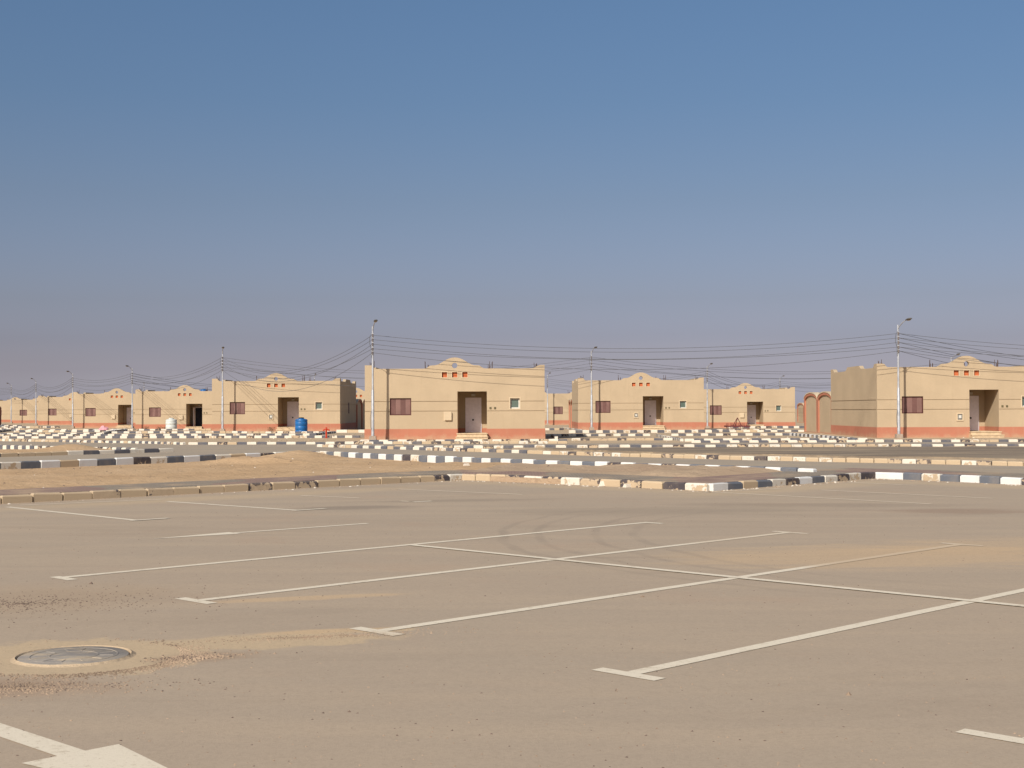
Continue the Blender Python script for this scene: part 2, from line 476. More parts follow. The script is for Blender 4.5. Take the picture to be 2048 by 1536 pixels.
# ------------------------------------------------------------------ geometry helpers
class MB:
    def __init__(s):
        s.v, s.f, s.mi, s.mats = [], [], [], []

    def slot(s, mat):
        if mat not in s.mats:
            s.mats.append(mat)
        return s.mats.index(mat)

    def add(s, vs, fs, mat):
        k = len(s.v)
        i = s.slot(mat)
        s.v += [tuple(p) for p in vs]
        for f in fs:
            s.f.append([k + a for a in f])
            s.mi.append(i)

    def box(s, x0, x1, y0, y1, z0, z1, mat):
        v = [(x0, y0, z0), (x1, y0, z0), (x1, y1, z0), (x0, y1, z0), (x0, y0, z1), (x1, y0, z1), (x1, y1, z1), (x0, y1, z1)]
        s.add(v, [(0, 3, 2, 1), (4, 5, 6, 7), (0, 1, 5, 4), (1, 2, 6, 5), (2, 3, 7, 6), (3, 0, 4, 7)], mat)

    def poly(s, outer, holes, y0, y1, mat, fn=None):
        """extrude an (x, z) outline with holes from depth y0 to y1; fn maps (x, y, z) to 3-D"""
        fn = fn or (lambda x, y, z: (x, y, z))
        loops = [outer] + list(holes)
        tris = tessellate_polygon([[Vector((a, b, 0)) for a, b in lp] for lp in loops])
        flat = [p for lp in loops for p in lp]
        n = len(flat)
        vs = [fn(a, y0, b) for a, b in flat] + [fn(a, y1, b) for a, b in flat]
        fs = []
        for t in tris:
            fs.append(tuple(t))
            fs.append((t[0] + n, t[2] + n, t[1] + n))
        k = 0
        for lp in loops:
            m = len(lp)
            for i in range(m):
                j = (i + 1) % m
                fs.append((k + i, k + j, k + j + n, k + i + n))
            k += m
        s.add(vs, fs, mat)

    def tube(s, pts, rad, mat, seg=8, cap=True):
        pts = [Vector(p) for p in pts]
        rads = rad if isinstance(rad, (list, tuple)) else [rad] * len(pts)
        vs, fs = [], []
        for i, p in enumerate(pts):
            d = (pts[min(i + 1, len(pts) - 1)] - pts[max(i - 1, 0)])
            if d.length < 1e-9:
                d = Vector((0, 0, 1))
            d.normalize()
            up = Vector((0, 0, 1)) if abs(d.z) < 0.95 else Vector((1, 0, 0))
            a = d.cross(up).normalized()
            b = d.cross(a).normalized()
            for k in range(seg):
                t = 2 * math.pi * k / seg
                vs.append(p + a * math.cos(t) * rads[i] + b * math.sin(t) * rads[i])
        for i in range(len(pts) - 1):
            for k in range(seg):
                k2 = (k + 1) % seg
                fs.append((i * seg + k, i * seg + k2, (i + 1) * seg + k2, (i + 1) * seg + k))
        if cap:
            fs.append(tuple(range(seg - 1, -1, -1)))
            fs.append(tuple((len(pts) - 1) * seg + k for k in range(seg)))
        s.add(vs, fs, mat)

    def lathe(s, prof, mat, seg=24, c=(0, 0)):
        vs, fs = [], []
        for r, z in prof:
            for k in range(seg):
                t = 2 * math.pi * k / seg
                vs.append((c[0] + r * math.cos(t), c[1] + r * math.sin(t), z))
        for i in range(len(prof) - 1):
            for k in range(seg):
                k2 = (k + 1) % seg
                fs.append((i * seg + k, i * seg + k2, (i + 1) * seg + k2, (i + 1) * seg + k))
        s.add(vs, fs, mat)

    def mesh(s, name, smooth=False):
        me = bpy.data.meshes.new(name)
        me.from_pydata(s.v, [], s.f)
        for m in s.mats:
            me.materials.append(M[m])
        me.polygons.foreach_set("material_index", s.mi)
        bm = bmesh.new()
        bm.from_mesh(me)
        bmesh.ops.recalc_face_normals(bm, faces=bm.faces)
        bm.to_mesh(me)
        bm.free()
        if smooth:
            me.polygons.foreach_set("use_smooth", [True] * len(me.polygons))
            try:
                me.set_sharp_from_angle(angle=R(40))
            except Exception:
                pass
        me.update()
        return me

    def build(s, name, parent=None, smooth=False, loc=None):
        o = bpy.data.objects.new(name, s.mesh(name, smooth))
        COL.objects.link(o)
        if parent:
            o.parent = parent
        if loc:
            o.location = loc
        return o


def tag(o, label=None, cat=None, group=None, kind=None):
    if label: o["label"] = label
    if cat: o["category"] = cat
    if group: o["group"] = group
    if kind: o["kind"] = kind
    return o


def empty(name, loc=(0, 0, 0), rz=0.0, label=None, cat=None, group=None, kind=None):
    o = bpy.data.objects.new(name, None)
    o.empty_display_size = 0.2
    COL.objects.link(o)
    o.location = loc
    o.rotation_euler = (0, 0, rz)
    return tag(o, label, cat, group, kind)


def copy_tree(o, parent=None):
    c = o.copy()
    COL.objects.link(c)
    c.parent = parent
    for ch in list(o.children):
        copy_tree(ch, c)
    return c


def smooth01(a, b, x):
    t = max(0.0, min(1.0, (x - a) / (b - a)))
    return t * t * (3 - 2 * t)


def H(x, y):
    """height of the natural ground: it sinks gently behind the second row of houses"""
    return -0.33 * smooth01(117, 141, y)


def G(px, py, z=0.0):
    """place on the ground for a spot measured on the photograph"""
    yh = 818.5 - (px - 1024) * 0.0036
    d = (CAM_H - z) * F / (py - yh)
    return ((px - 1024) / F * d, d)


def P(px, d):
    return ((px - 1024) / F * d, d)


def sheet(name, pts, z, mat, kind='structure', cut=None):
    """flat ground sheet from an outline"""
    tris = tessellate_polygon([[Vector((a, b, 0)) for a, b in pts]])
    me = bpy.data.meshes.new(name)
    me.from_pydata([(a, b, z) for a, b in pts], [], [tuple(t) for t in tris])
    me.materials.append(M[mat])
    bm = bmesh.new()
    bm.from_mesh(me)
    bmesh.ops.recalc_face_normals(bm, faces=bm.faces)
    for f in bm.faces:
        if f.normal.z < 0:
            f.normal_flip()
    bm.to_mesh(me)
    bm.free()
    o = bpy.data.objects.new(name, me)
    COL.objects.link(o)
    if kind:
        o["kind"] = kind
    return o


from mathutils import noise as mnoise


def patch(name, pts, cell, hfun, mat, kind='structure', smooth=True):
    """uneven ground cut exactly to a convex outline (counter-clockwise)"""
    xs = [p[0] for p in pts]
    ys = [p[1] for p in pts]
    bm = bmesh.new()
    nx = int((max(xs) - min(xs)) / cell) + 1
    ny = int((max(ys) - min(ys)) / cell) + 1
    grid = [[bm.verts.new((min(xs) + i * cell, min(ys) + j * cell, 0)) for i in range(nx + 1)] for j in range(ny + 1)]
    for j in range(ny):
        for i in range(nx):
            bm.faces.new((grid[j][i], grid[j][i + 1], grid[j + 1][i + 1], grid[j + 1][i]))
    n = len(pts)
    for i in range(n):
        a, b = Vector((*pts[i], 0)), Vector((*pts[(i + 1) % n], 0))
        d = b - a
        nrm = Vector((d.y, -d.x, 0)).normalized()
        bmesh.ops.bisect_plane(bm, geom=bm.verts[:] + bm.edges[:] + bm.faces[:], plane_co=a, plane_no=nrm, clear_outer=True)
    for v in bm.verts:
        v.co.z = hfun(v.co.x, v.co.y)
    rim = [e for e in bm.edges if e.is_boundary]
    ex = bmesh.ops.extrude_edge_only(bm, edges=rim)
    for v in [g for g in ex['geom'] if isinstance(g, bmesh.types.BMVert)]:
        v.co.z = -0.15
    bmesh.ops.split_edges(bm, edges=rim)
    me = bpy.data.meshes.new(name)
    bm.to_mesh(me)
    bm.free()
    me.materials.append(M[mat])
    if smooth:
        me.polygons.foreach_set("use_smooth", [True] * len(me.polygons))
    o = bpy.data.objects.new(name, me)
    COL.objects.link(o)
    if kind:
        o["kind"] = kind
    return o


def nz(x, y, s, seed=0.0):
    return mnoise.noise(Vector((x * s + seed, y * s - seed, seed)))


# ------------------------------------------------------------------ ground, lot, roads
def build_ground():
    xs = [-3000, -900, -400, -200] + [-120 + 8 * i for i in range(31)] + [200, 400, 900, 3000]
    ys = [-300, -50, 0] + [10 + 5 * i for i in range(50)] + [300, 450, 800, 2000, 5000]
    vs = [(x, y, H(x, y)) for y in ys for x in xs]
    n = len(xs)
    fs = [(j * n + i, j * n + i + 1, (j + 1) * n + i + 1, (j + 1) * n + i) for j in range(len(ys) - 1) for i in range(n - 1)]
    me = bpy.data.meshes.new("ground")
    me.from_pydata(vs, [], fs)
    me.materials.append(M['sand'])
    me.polygons.foreach_set("use_smooth", [True] * len(fs))
    o = bpy.data.objects.new("ground", me)
    COL.objects.link(o)
    o["kind"] = 'structure'


build_ground()

# kerb corner points, metres
K1 = [(-22.0, 12.6), (-9.36, 25.6), (-2.2, 32.75), (-1.2, 33.6), (-0.1, 32.9), (4.05, 28.75), (8.2, 33.2), (8.7, 33.65), (9.3, 33.2), (11.15, 30.6), (22.0, 17.5)]
K2 = [(-30.0, 20.8), (-14.8, 40.4), (-7.9, 49.3), (-7.3, 49.9), (-6.7, 49.2), (0.0, 40.9), (7.3, 33.2 + 0.55)]
K3 = [(-34.0, 34.5), (-18.9, 51.7), (-13.9, 57.3)]
K4 = [(-13.9, 57.5), (-15.3, 57.1), (-17.7, 58.7), (-22.4, 62.2), (-34.0, 70.5)]

lot = sheet("parking_lot", [(-22.0, 12.6), (-9.36, 25.6), (-1.2, 33.6), (4.05, 28.75), (8.7, 33.65), (22.0, 17.5), (60, -25), (-60, -25)], 0.010, 'lot')
sheet("road", [(-7.3, 49.9), (0, 40.9), (7.3, 33.75), (9.0, 33.4), (11.15, 30.6), (40, -3), (60, -3), (60, 5), (14.8, 40.6), (7.6, 46), (2.2, 51.3), (-.57, 55.1), (-8.9, 64.2), (-9.3, 69.0),
               (-16.0, 69.2), (-19.2, 72.3), (-29.0, 79.5), (-70, 110), (-70, 94), (-34, 70.4), (-22.4, 62.2), (-15.3, 57.1), (-13.7, 57.3), (-18.9, 51.6), (-34, 34.3), (-60, 5), (-60, -10), (-30, 20.8), (-14.8, 40.4)], 0.006, 'road')
sheet("street", [(-8.7, 64.4), (-4.0, 60.4), (70, 59.6), (70, 68.6), (-9.2, 69.0)], 0.010, 'road')
sheet("side_street", [(-60, 87.6), (-9.0, 86.0), (-9.0, 92.8), (-60, 94.5)], 0.008, 'road')


def old_h(x, y):
    return 0.014 + 0.02 * abs(nz(x, y, 0.8, 3))


patch("dirt_verge", [(0.0, 55.2), (2.4, 51.5), (7.8, 46.3), (14.9, 41.0), (34.0, 24.0), (60, 24), (60, 59.2), (0, 59.9)], 0.6,
      lambda x, y: 0.05 + 0.04 * nz(x, y, 0.5, 5), 'sand')
OLD = [(1.0, 57.6), (4.2, 52.8), (9.0, 48.3), (15.5, 43.8), (24.0, 37.5), (45, 37.5), (45, 57.0), (20.0, 57.4)]
patch("old_road", OLD, 0.5, lambda x, y: 0.105 + 0.03 * nz(x, y, 0.4, 9), 'old_road')

def seg_dist(x, y, pts):
    best = 1e9
    p = Vector((x, y))
    for a, b in zip(pts, pts[1:]):
        a, b = Vector(a), Vector(b)
        t = max(0, min(1, (p - a).dot(b - a) / (b - a).length_squared))
        best = min(best, (p - a - (b - a) * t).length)
    return best


# sandy island behind the lot: mounds of windblown sand
def island_h(x, y):
    h = 0.06 + 0.035 * nz(x, y, 0.35, 1) + 0.035 * nz(x, y, 1.1, 2) + 0.03 * nz(x, y, 2.3, 4)
    for (cx, cy, rx, ry, a) in [(-7.35, 48.3, 1.0, 1.4, 0.24), (-8.3, 43.6, 1.1, 0.6, 0.20), (-7.2, 42.9, 1.0, 0.5, 0.15), (-9.3, 44.6, 0.8, 0.5, 0.08), (-3.0, 40.5, 2.5, 1.5, 0.03)]:
        d = ((x - cx) / rx) ** 2 + ((y - cy) / ry) ** 2
        h += a * math.exp(-d) * (1 + 0.25 * nz(x, y, 2.5, 8))
    k = smooth01(1.6, 2.4, seg_dist(x, y, K1))
    h = max(0.03, h) * k + 0.12 * (1 - k)
    if not (-8.6 < x < -6.2 and y > 46):
        k3 = smooth01(0.3, 1.6, seg_dist(x, y, K2[1:3]))
        h = h * k3 + 0.01 * (1 - k3)
    # runs into the brown dirt of the right-hand tip without a step
    e = Vector((x + 1.25, y - 33.75)).dot(Vector((0.985, -0.173)))
    w = smooth01(-2.5, -0.1, e)
    return h * (1 - w) + dirt_h(x, y) * w


def dirt_h(x, y):
    k = smooth01(1.6, 2.4, seg_dist(x, y, K1))
    k2 = smooth01(2.0, 3.6, x) * 0.085
    return 0.12 + k * (0.02 + k2 + 0.03 * nz(x, y, 0.8, 1) + 0.045 * nz(x, y, 2.2, 2))


patch("sand_island", [(-22.0, 12.7), (-9.4, 25.7), (-1.25, 33.7), (0.0, 40.85), (-6.7, 49.2), (-7.3, 49.85), (-14.8, 40.35), (-30, 20.8)], 0.18, island_h, 'sand_orange')
patch("sand_island", [(-1.25, 33.75), (4.05, 28.85), (7.9, 32.9), (7.3, 33.75), (0.0, 40.85)], 0.18,
      dirt_h, 'dirt')
patch("sand_island", [(-34.0, 34.6), (-18.9, 51.7), (-13.9, 57.4), (-15.3, 57.1), (-22.4, 62.2), (-34.0, 70.4)], 0.3,
      lambda x, y: max(0.03, 0.10 + 0.05 * nz(x, y, 0.5, 11) + 0.27 * math.exp(-((x + 17.6) / 1.0) ** 2 - ((y - 56.0) / 1.2) ** 2) + 0.1 * math.exp(-((x + 19.6) / 1.4) ** 2 - ((y - 55.0) / 1.2) ** 2)), 'sand_orange')


def offset_poly(pts, d):
    """points moved to the left of the walking direction by d"""
    out = []
    n = len(pts)
    for i in range(n):
        a = Vector(pts[max(i - 1, 0)])
        b = Vector(pts[i])
        c = Vector(pts[min(i + 1, n - 1)])
        d1 = (b - a).normalized() if i > 0 else (c - b).normalized()
        d2 = (c - b).normalized() if i < n - 1 else d1
        nn = (Vector((-d1.y, d1.x)) + Vector((-d2.y, d2.x))).normalized()
        k = max(0.5, nn.dot(Vector((-d1.y, d1.x))))
        out.append(tuple(b + nn * d / k))
    return out


def strip(name, pts, w0, w1, z, mat, thick=0.1, skip_simplify=False):
    """raised walk following a kerb line"""
    a, b = offset_poly(pts, w0), offset_poly(pts, w1)
    n = len(pts)
    vs, fs = [], []
    for (p, q) in zip(a, b):
        vs += [(p[0], p[1], z), (q[0], q[1], z + 0.004), (q[0], q[1], z - thick), (p[0], p[1], z - thick)]
    for i in range(n - 1):
        k = i * 4
        for e in range(4):
            fs.append((k + e, k + (e + 1) % 4, k + 4 + (e + 1) % 4, k + 4 + e))
    m = MB()
    m.add(vs, fs, mat)
    o = m.build(name)
    o["kind"] = 'structure'
    return o


strip("pavement", K1, 0.12, 1.75, 0.158, 'paver', 0.15)

# ------------------------------------------------------------------ kerbs, stone by stone
_bm_cache = {}


def block_mesh(L, W, Hh, mat, var):
    key = (round(L, 3), W, Hh, mat, var)
    if key in _bm_cache:
        return _bm_cache[key]
    rs = random.Random(hash((var, round(L * 100))) & 0xffff)
    c = 0.018
    l = L / 2 - 0.012
    w = W / 2
    ch = [c * rs.uniform(0.6, 2.2) for _ in range(4)]
    vs = [(-l, -w, -0.08), (l, -w, -0.08), (l, w, -0.08), (-l, w, -0.08)]
    vs += [(-l, -w, Hh - ch[0]), (l, -w, Hh - ch[1]), (l, w, Hh - ch[2]), (-l, w, Hh - ch[3])]
    vs += [(-l + ch[0], -w + ch[0] * 0.8, Hh), (l - ch[1], -w + ch[1] * 0.8, Hh), (l - ch[2], w - c, Hh), (-l + ch[3], w - c, Hh)]
    fs = [(0, 1, 5, 4), (1, 2, 6, 5), (2, 3, 7, 6), (3, 0, 4, 7), (4, 5, 9, 8), (5, 6, 10, 9), (6, 7, 11, 10), (7, 4, 8, 11), (8, 9, 10, 11)]
    me = bpy.data.meshes.new("kerb_stone")
    me.from_pydata(vs, [], fs)
    me.materials.append(M[mat])
    _bm_cache[key] = me
    return me


def kerb(pts, L, Hh=0.155, W=0.16, style='std', bare=None, start=0, zf=None, gap=0.0, seed=1, cool=False):
    """a run of kerb stones painted white and dark in turn; bare(t) gives how worn the paint is along the run (0..1)"""
    rs = random.Random(seed * 101 + 5)
    root = empty("kerb", (pts[0][0], pts[0][1], 0), kind='structure')
    k = start
    total = sum((Vector(pts[i + 1]) - Vector(pts[i])).length for i in range(len(pts) - 1))
    done = 0.0
    for i in range(len(pts) - 1):
        a, b = Vector(pts[i]), Vector(pts[i + 1])
        seg = (b - a).length
        n = max(1, round(seg / L))
        l = seg / n
        l = round(l, 2) if n > 3 else l
        d = (b - a).normalized()
        ang = math.atan2(d.y, d.x)
        for j in range(n):
            c = a + d * (seg * (j + 0.5) / n)
            t = (done + seg * (j + 0.5) / n) / total
            w = bare(c.x, c.y) if bare else 0.15
            r = rs.random()
            white = (k % 2 == 0)
            if r < w * 0.75:
                mat = 'k_bare' if (white or rs.random() < 0.6) else 'k_residue'
            elif r < w * 0.75 + 0.2 + w * 0.4:
                mat = 'k_white_worn' if white else 'k_dark_worn'
            else:
                mat = ('k_white_cool' if cool else 'k_white') if white else ('k_dark_cool' if cool else 'k_dark')
            k += 1
            if gap and rs.random() < gap:
                continue
            me = block_mesh(seg / n, W, Hh, mat, rs.randrange(3))
            o = bpy.data.objects.new("kerb_stone", me)
            COL.objects.link(o)
            o.parent = root
            o.location = (c.x - pts[0][0] + rs.uniform(-.008, .008), c.y - pts[0][1] + rs.uniform(-.012, .012), H(c.x, c.y) + rs.uniform(-.012, .008) + (zf(c.x, c.y) if zf else 0))
            o.rotation_euler = (rs.uniform(-.01, .01), rs.uniform(-.012, .012), ang + rs.uniform(-.015, .015))
        done += seg
    return root


# near kerb of the lot
kerb(K1[0:3], 0.60, 0.16, bare=lambda x, y: 1.22, seed=2)
kerb(K1[2:5], 0.42, 0.16, bare=lambda x, y: 0.8, seed=3)
kerb(K1[4:6], 0.60, 0.165, bare=lambda x, y: 0.75 - 0.4 * smooth01(2.0, 4.0, x), seed=4, start=1, cool=True)
kerb(K1[5:8], 0.56, 0.165, bare=lambda x, y: 0.25, seed=6, cool=True)
kerb(K1[7:11], 0.56, 0.17, bare=lambda x, y: 0.12, seed=5, cool=True)
# far kerb of the sandy island
kerb(K2[0:3], 0.66, 0.23, bare=lambda x, y: 0.22, seed=7, cool=True)
kerb(K2[2:5], 0.36, 0.24, bare=lambda x, y: 0.05, seed=8)
kerb(K2[4:7], 0.47, 0.25, bare=lambda x, y: 0.0, seed=9, cool=True)
# kerbs of the left island
kerb(K3, 0.68, 0.16, bare=lambda x, y: 0.5 if x < -17 else 0.0, seed=10)
kerb(K4[1:], 0.29, 0.19, bare=lambda x, y: 0.0, seed=11)
# north side of the crossing road
kerb([(-16.2, 69.2), (-19.2, 72.3), (-29.0, 79.3), (-40, 87)], 0.30, 0.13, bare=lambda x, y: 0.45 if x < -24 else 0.1, seed=12)
kerb([(-16.0, 69.2), (-9.2, 69.1)], 0.5, 0.13, bare=lambda x, y: 0.05, seed=13)
kerb([(-9.2, 69.1), (2.7, 68.6)], 0.48, 0.14, bare=lambda x, y: smooth01(-7, -2, x) * 0.8, seed=14)
kerb([(-8.9, 64.3), (-0.57, 55.1), (4.2, 49.5)], 0.45, 0.13, bare=lambda x, y: 0.1 + 0.5 * smooth01(-3, 3, x), seed=15)
kerb([(4.2, 49.5), (7.6, 46.1), (14.8, 40.5), (24, 31.5)], 0.46, 0.14, bare=lambda x, y: 0.75, seed=16)
kerb([(-6.0, 61.2), (0.5, 60.4)], 0.45, 0.14, bare=lambda x, y: 0.05, seed=17)
kerb([(0.5, 60.4), (9.2, 60.2)], 0.45, 0.155, bare=lambda x, y: 0.05, seed=18, start=1)
kerb([(9.2, 60.2), (17.0, 59.8)], 0.45, 0.155, bare=lambda x, y: 0.85, seed=19)
kerb([(17.0, 59.8), (26, 59.3)], 0.45, 0.155, bare=lambda x, y: 0.1, seed=20)
kerb([(-8.0, 73.6), (2.9, 73.6)], 0.5, 0.13, bare=lambda x, y: 0.1, seed=21)
kerb([(3.2, 75.6), (8.6, 75.2)], 0.48, 0.13, bare=lambda x, y: 0.6, seed=22)
kerb([(8.8, 72.6), (8.75, 84.5)], 0.40, 0.15, bare=lambda x, y: 0.0, seed=23)
kerb([(8.9, 72.4), (18.3, 72.2)], 0.49, 0.155, bare=lambda x, y: 0.0, seed=24)
kerb([(8.9, 69.7), (17.0, 69.3)], 0.49, 0.12, bare=lambda x, y: 0.25, seed=25)
kerb([(17.0, 69.3), (27.0, 68.3)], 0.46, 0.14, bare=lambda x, y: 0.2, seed=26)
kerb([(2.6, 87.3), (8.6, 87.3)], 0.47, 0.15, bare=lambda x, y: 0.0, seed=27)
kerb([(9.9, 87.3), (17.3, 87.3)], 0.47, 0.15, bare=lambda x, y: 0.0, seed=28)
kerb([(17.35, 87.2), (17.5, 71.8)], 0.55, 0.18, bare=lambda x, y: 0.1, seed=29, cool=True)
kerb([(4.0, 99.0), (14.6, 99.0)], 0.48, 0.2, bare=lambda x, y: 0.15, seed=30)
kerb([(14.6, 100.5), (21.0, 100.5)], 0.48, 0.15, bare=lambda x, y: 0.1, seed=31)
kerb([(13.5, 105.0), (20.5, 106.0)], 0.48, 0.14, bare=lambda x, y: 0.1, seed=32)
kerb([(14.6, 99.2), (13.4, 104.8)], 0.5, 0.14, bare=lambda x, y: 0.1, seed=33)
kerb([(4.4, 122.0), (5.6, 100.0)], 0.5, 0.14, bare=lambda x, y: 0.1, seed=34)
kerb([(18.6, 121.0), (31.0, 121.0)], 0.48, 0.2, bare=lambda x, y: 0.1, seed=35)
kerb([(2.6, 113.0), (4.2, 113.0)], 0.45, 0.16, bare=lambda x, y: 0.1, seed=36)
# left quarter: the many parallel kerbs of the side streets
kerb([(-42, 87.6), (-31.5, 86.6), (-9.2, 84.8)], 0.47, 0.15, bare=lambda x, y: 0.02, seed=40)
kerb([(-44, 94.6), (-28, 93.8), (-13.0, 93.2)], 0.47, 0.14, bare=lambda x, y: 0.05, seed=41)
kerb([(-46, 100.0), (-29, 99.2)], 0.46, 0.15, bare=lambda x, y: 0.05, seed=42)
kerb([(-30, 105.0), (-20, 104.5)], 0.46, 0.15, bare=lambda x, y: 0.1, seed=43)
kerb([(-20, 103.5), (-13.3, 103.0)], 0.46, 0.13, bare=lambda x, y: 0.3, seed=44)
kerb([(-29.0, 99.2), (-30.5, 106.0), (-32.5, 118.0)], 0.55, 0.18, bare=lambda x, y: 0.0, seed=45, cool=True)
kerb([(-36.5, 94.6), (-40, 108.0), (-43, 120)], 0.55, 0.18, bare=lambda x, y: 0.0, seed=46)
kerb([(-52, 107.5), (-40, 106.5)], 0.46, 0.15, bare=lambda x, y: 0.1, seed=47)
kerb([(-40, 112.5), (-32, 112.0)], 0.46, 0.15, bare=lambda x, y: 0.1, seed=48)
kerb([(-56, 117.0), (-43, 116.0)], 0.46, 0.16, bare=lambda x, y: 0.1, seed=49)
kerb([(-42.0, 121.5), (-26.0, 121.0)], 0.48, 0.14, bare=lambda x, y: 0.15, seed=50)
kerb([(-61, 128.0), (-45, 127.0)], 0.5, 0.16, bare=lambda x, y: 0.1, seed=51)
kerb([(-57, 138.0), (-42, 137.5)], 0.5, 0.16, bare=lambda x, y: 0.1, seed=52)
kerb([(-70, 142.0), (-56, 141.0)], 0.5, 0.16, bare=lambda x, y: 0.1, seed=53)
kerb([(-76, 158.0), (-56, 157.0)], 0.5, 0.2, bare=lambda x, y: 0.1, seed=54)
kerb([(-52, 108.0), (-58, 128.0)], 0.55, 0.18, bare=lambda x, y: 0.1, seed=55)
kerb([(-82, 178.0), (-62, 177.0)], 0.55, 0.25, bare=lambda x, y: 0.1, seed=56)
kerb([(-66, 133.5), (-47, 132.5)], 0.5, 0.16, bare=lambda x, y: 0.1, seed=60)
kerb([(-70, 150.5), (-52, 149.5)], 0.5, 0.18, bare=lambda x, y: 0.1, seed=61)
kerb([(-76, 168.0), (-54, 167.0)], 0.5, 0.2, bare=lambda x, y: 0.1, seed=62)
kerb([(-64, 122.8), (-47, 122.0)], 0.5, 0.16, bare=lambda x, y: 0.1, seed=63)
kerb([(-88, 192.0), (-69, 191.0)], 0.6, 0.22, bare=lambda x, y: 0.1, seed=64)
kerb([(-62, 129.0), (-68, 150.0)], 0.6, 0.18, bare=lambda x, y: 0.1, seed=65)
kerb([(-13.2, 93.3), (-13.0, 102.8)], 0.5, 0.15, bare=lambda x, y: 0.1, seed=57, cool=True)
# dark ground painted kerb returning beside the central house
kerb([(-13.1, 104.5), (-10.6, 104.0), (-9.0, 96.0)], 0.9, 0.22, bare=lambda x, y: 0.2, seed=58)
kerb([(2.5, 79.0), (2.5, 87.2)], 0.45, 0.16, bare=lambda x, y: 0.1, seed=59)

# ------------------------------------------------------------------ painted markings on the lot
AV = Vector((0.704, 0.710))
BV = Vector((0.7095, -0.7047))
LW = 0.115
ZL = 0.0137


def bar(m, p, q, w, mat='line', z=ZL):
    p, q = Vector(p), Vector(q)
    d = (q - p).normalized()
    n = Vector((-d.y, d.x)) * w / 2
    L = (q - p).length
    k = max(1, int(L / 0.5))
    vs, fs = [], []
    for i in range(k + 1):
        c = p + (q - p) * i / k
        j = [random.uniform(-.004, .004) for _ in range(2)]
        vs += [(c.x + n.x + d.y * j[0], c.y + n.y, z), (c.x - n.x, c.y - n.y + j[1], z)]
    for i in range(k):
        fs.append((2 * i, 2 * i + 1, 2 * i + 3, 2 * i + 2))
    m.add(vs, fs, mat)


def marking(name, label=None):
    return None


T0 = Vector((-4.58, 14.20))
STEP = Vector((1.77, -1.753))
marks = []
for i in range(6):
    m = MB()
    s = T0 + STEP * i + (BV * 0.13 if i == 4 else BV * 0)
    e = s + AV * 9.33
    bar(m, s + AV * 0.06, e - AV * 0.06, LW, 'line' if i != 2 else 'line')
    bar(m, s - BV * ((0.36 if i == 4 else 0.26) if i else 0.12), s + BV * 0.26, LW)
    bar(m, e - BV * (0.26 if i else 0.05), e + BV * 0.30, LW)
    o = m.build("bay_marking")
    o["kind"] = 'structure'
m = MB()
mid0 = T0 + AV * 4.66
bar(m, mid0 + BV * 0.06, mid0 + BV * 16, LW, z=ZL + 0.004)
m.build("bay_marking")["kind"] = 'structure'
# bays along the kerbs
for (s, e, tb, mt) in [((15, 1015), (275, 1042), True, 'line'), ((335, 1004), (598, 1022), True, 'line'), ((600, 992), (718, 997), False, 'line_worn'),
                       ((795, 979), (1045, 990), False, 'line_worn'), ((1405, 984), (1860, 1009), False, 'line_worn'), ((1640, 981), (1985, 998), False, 'line_worn'),
                       ((1690, 965), (1830, 972), False, 'line_worn'), ((40, 1011.5), (330, 999.5), False, 'line_worn'), ((1405, 985.5), (1560, 978), False, 'line_worn'),
                       ((800, 1003), (818, 1004), False, 'line_worn'), ((826, 1005), (862, 1003), False, 'line')]:
    m = MB()
    a, b = Vector(G(*s)), Vector(G(*e))
    bar(m, a, b, LW, mt)
    if tb:
        bar(m, b - AV * 0.12, b + AV * 0.55, LW, mt, ZL + 0.004)
    m.build("bay_marking")["kind"] = 'structure'


def arrow(tip, back, hl, hw, sw, name="arrow_marking"):
    tip, back = Vector(tip), Vector(back)
    d = (tip - back).normalized()
    n = Vector((-d.y, d.x))
    b = tip - d * hl
    pts = [tip, b + n * hw, b + n * sw, back + n * sw, back - n * sw, b - n * sw, b - n * hw]
    tri = [(0, 1, 2), (0, 2, 5), (0, 5, 6), (2, 3, 4), (2, 4, 5)]
    m = MB()
    m.add([(p.x, p.y, ZL) for p in pts], tri, 'line')
    o = m.build(name)
    o["kind"] = 'structure'


arrow((-0.95, 5.75), (-4.6, 9.25), 1.70, 0.26, 0.075)
arrow(G(298, 1079.5), G(735, 1048), 1.30, 0.16, 0.05)

# ------------------------------------------------------------------ manhole
mh = empty("manhole", (-3.02, 9.66, 0.0), label="round iron manhole cover ringed by loose sand on the parking lot", cat="manhole cover")
m = MB()
m.lathe([(0.0, 0.020), (0.362, 0.020), (0.368, 0.016), (0.368, 0.0)], 'iron', 48)
for rr in (0.16, 0.29):
    m.lathe([(rr - 0.005, 0.019), (rr - 0.004, 0.0225), (rr + 0.004, 0.0225), (rr + 0.005, 0.019)], 'iron', 40)
for a in range(12):
    c, s_ = math.cos(a * math.pi / 6), math.sin(a * math.pi / 6)
    m.tube([(c * .18, s_ * .18, .0195), (c * .27, s_ * .27, .0195)], 0.004, 'iron', 5)
m.build("lid", mh, True)
m = MB()
m.lathe([(0.376, 0.0), (0.376, 0.016), (0.384, 0.024), (0.40, 0.0125), (0.43, 0.008)], 'sand', 48)
m.build("rim", mh, True)

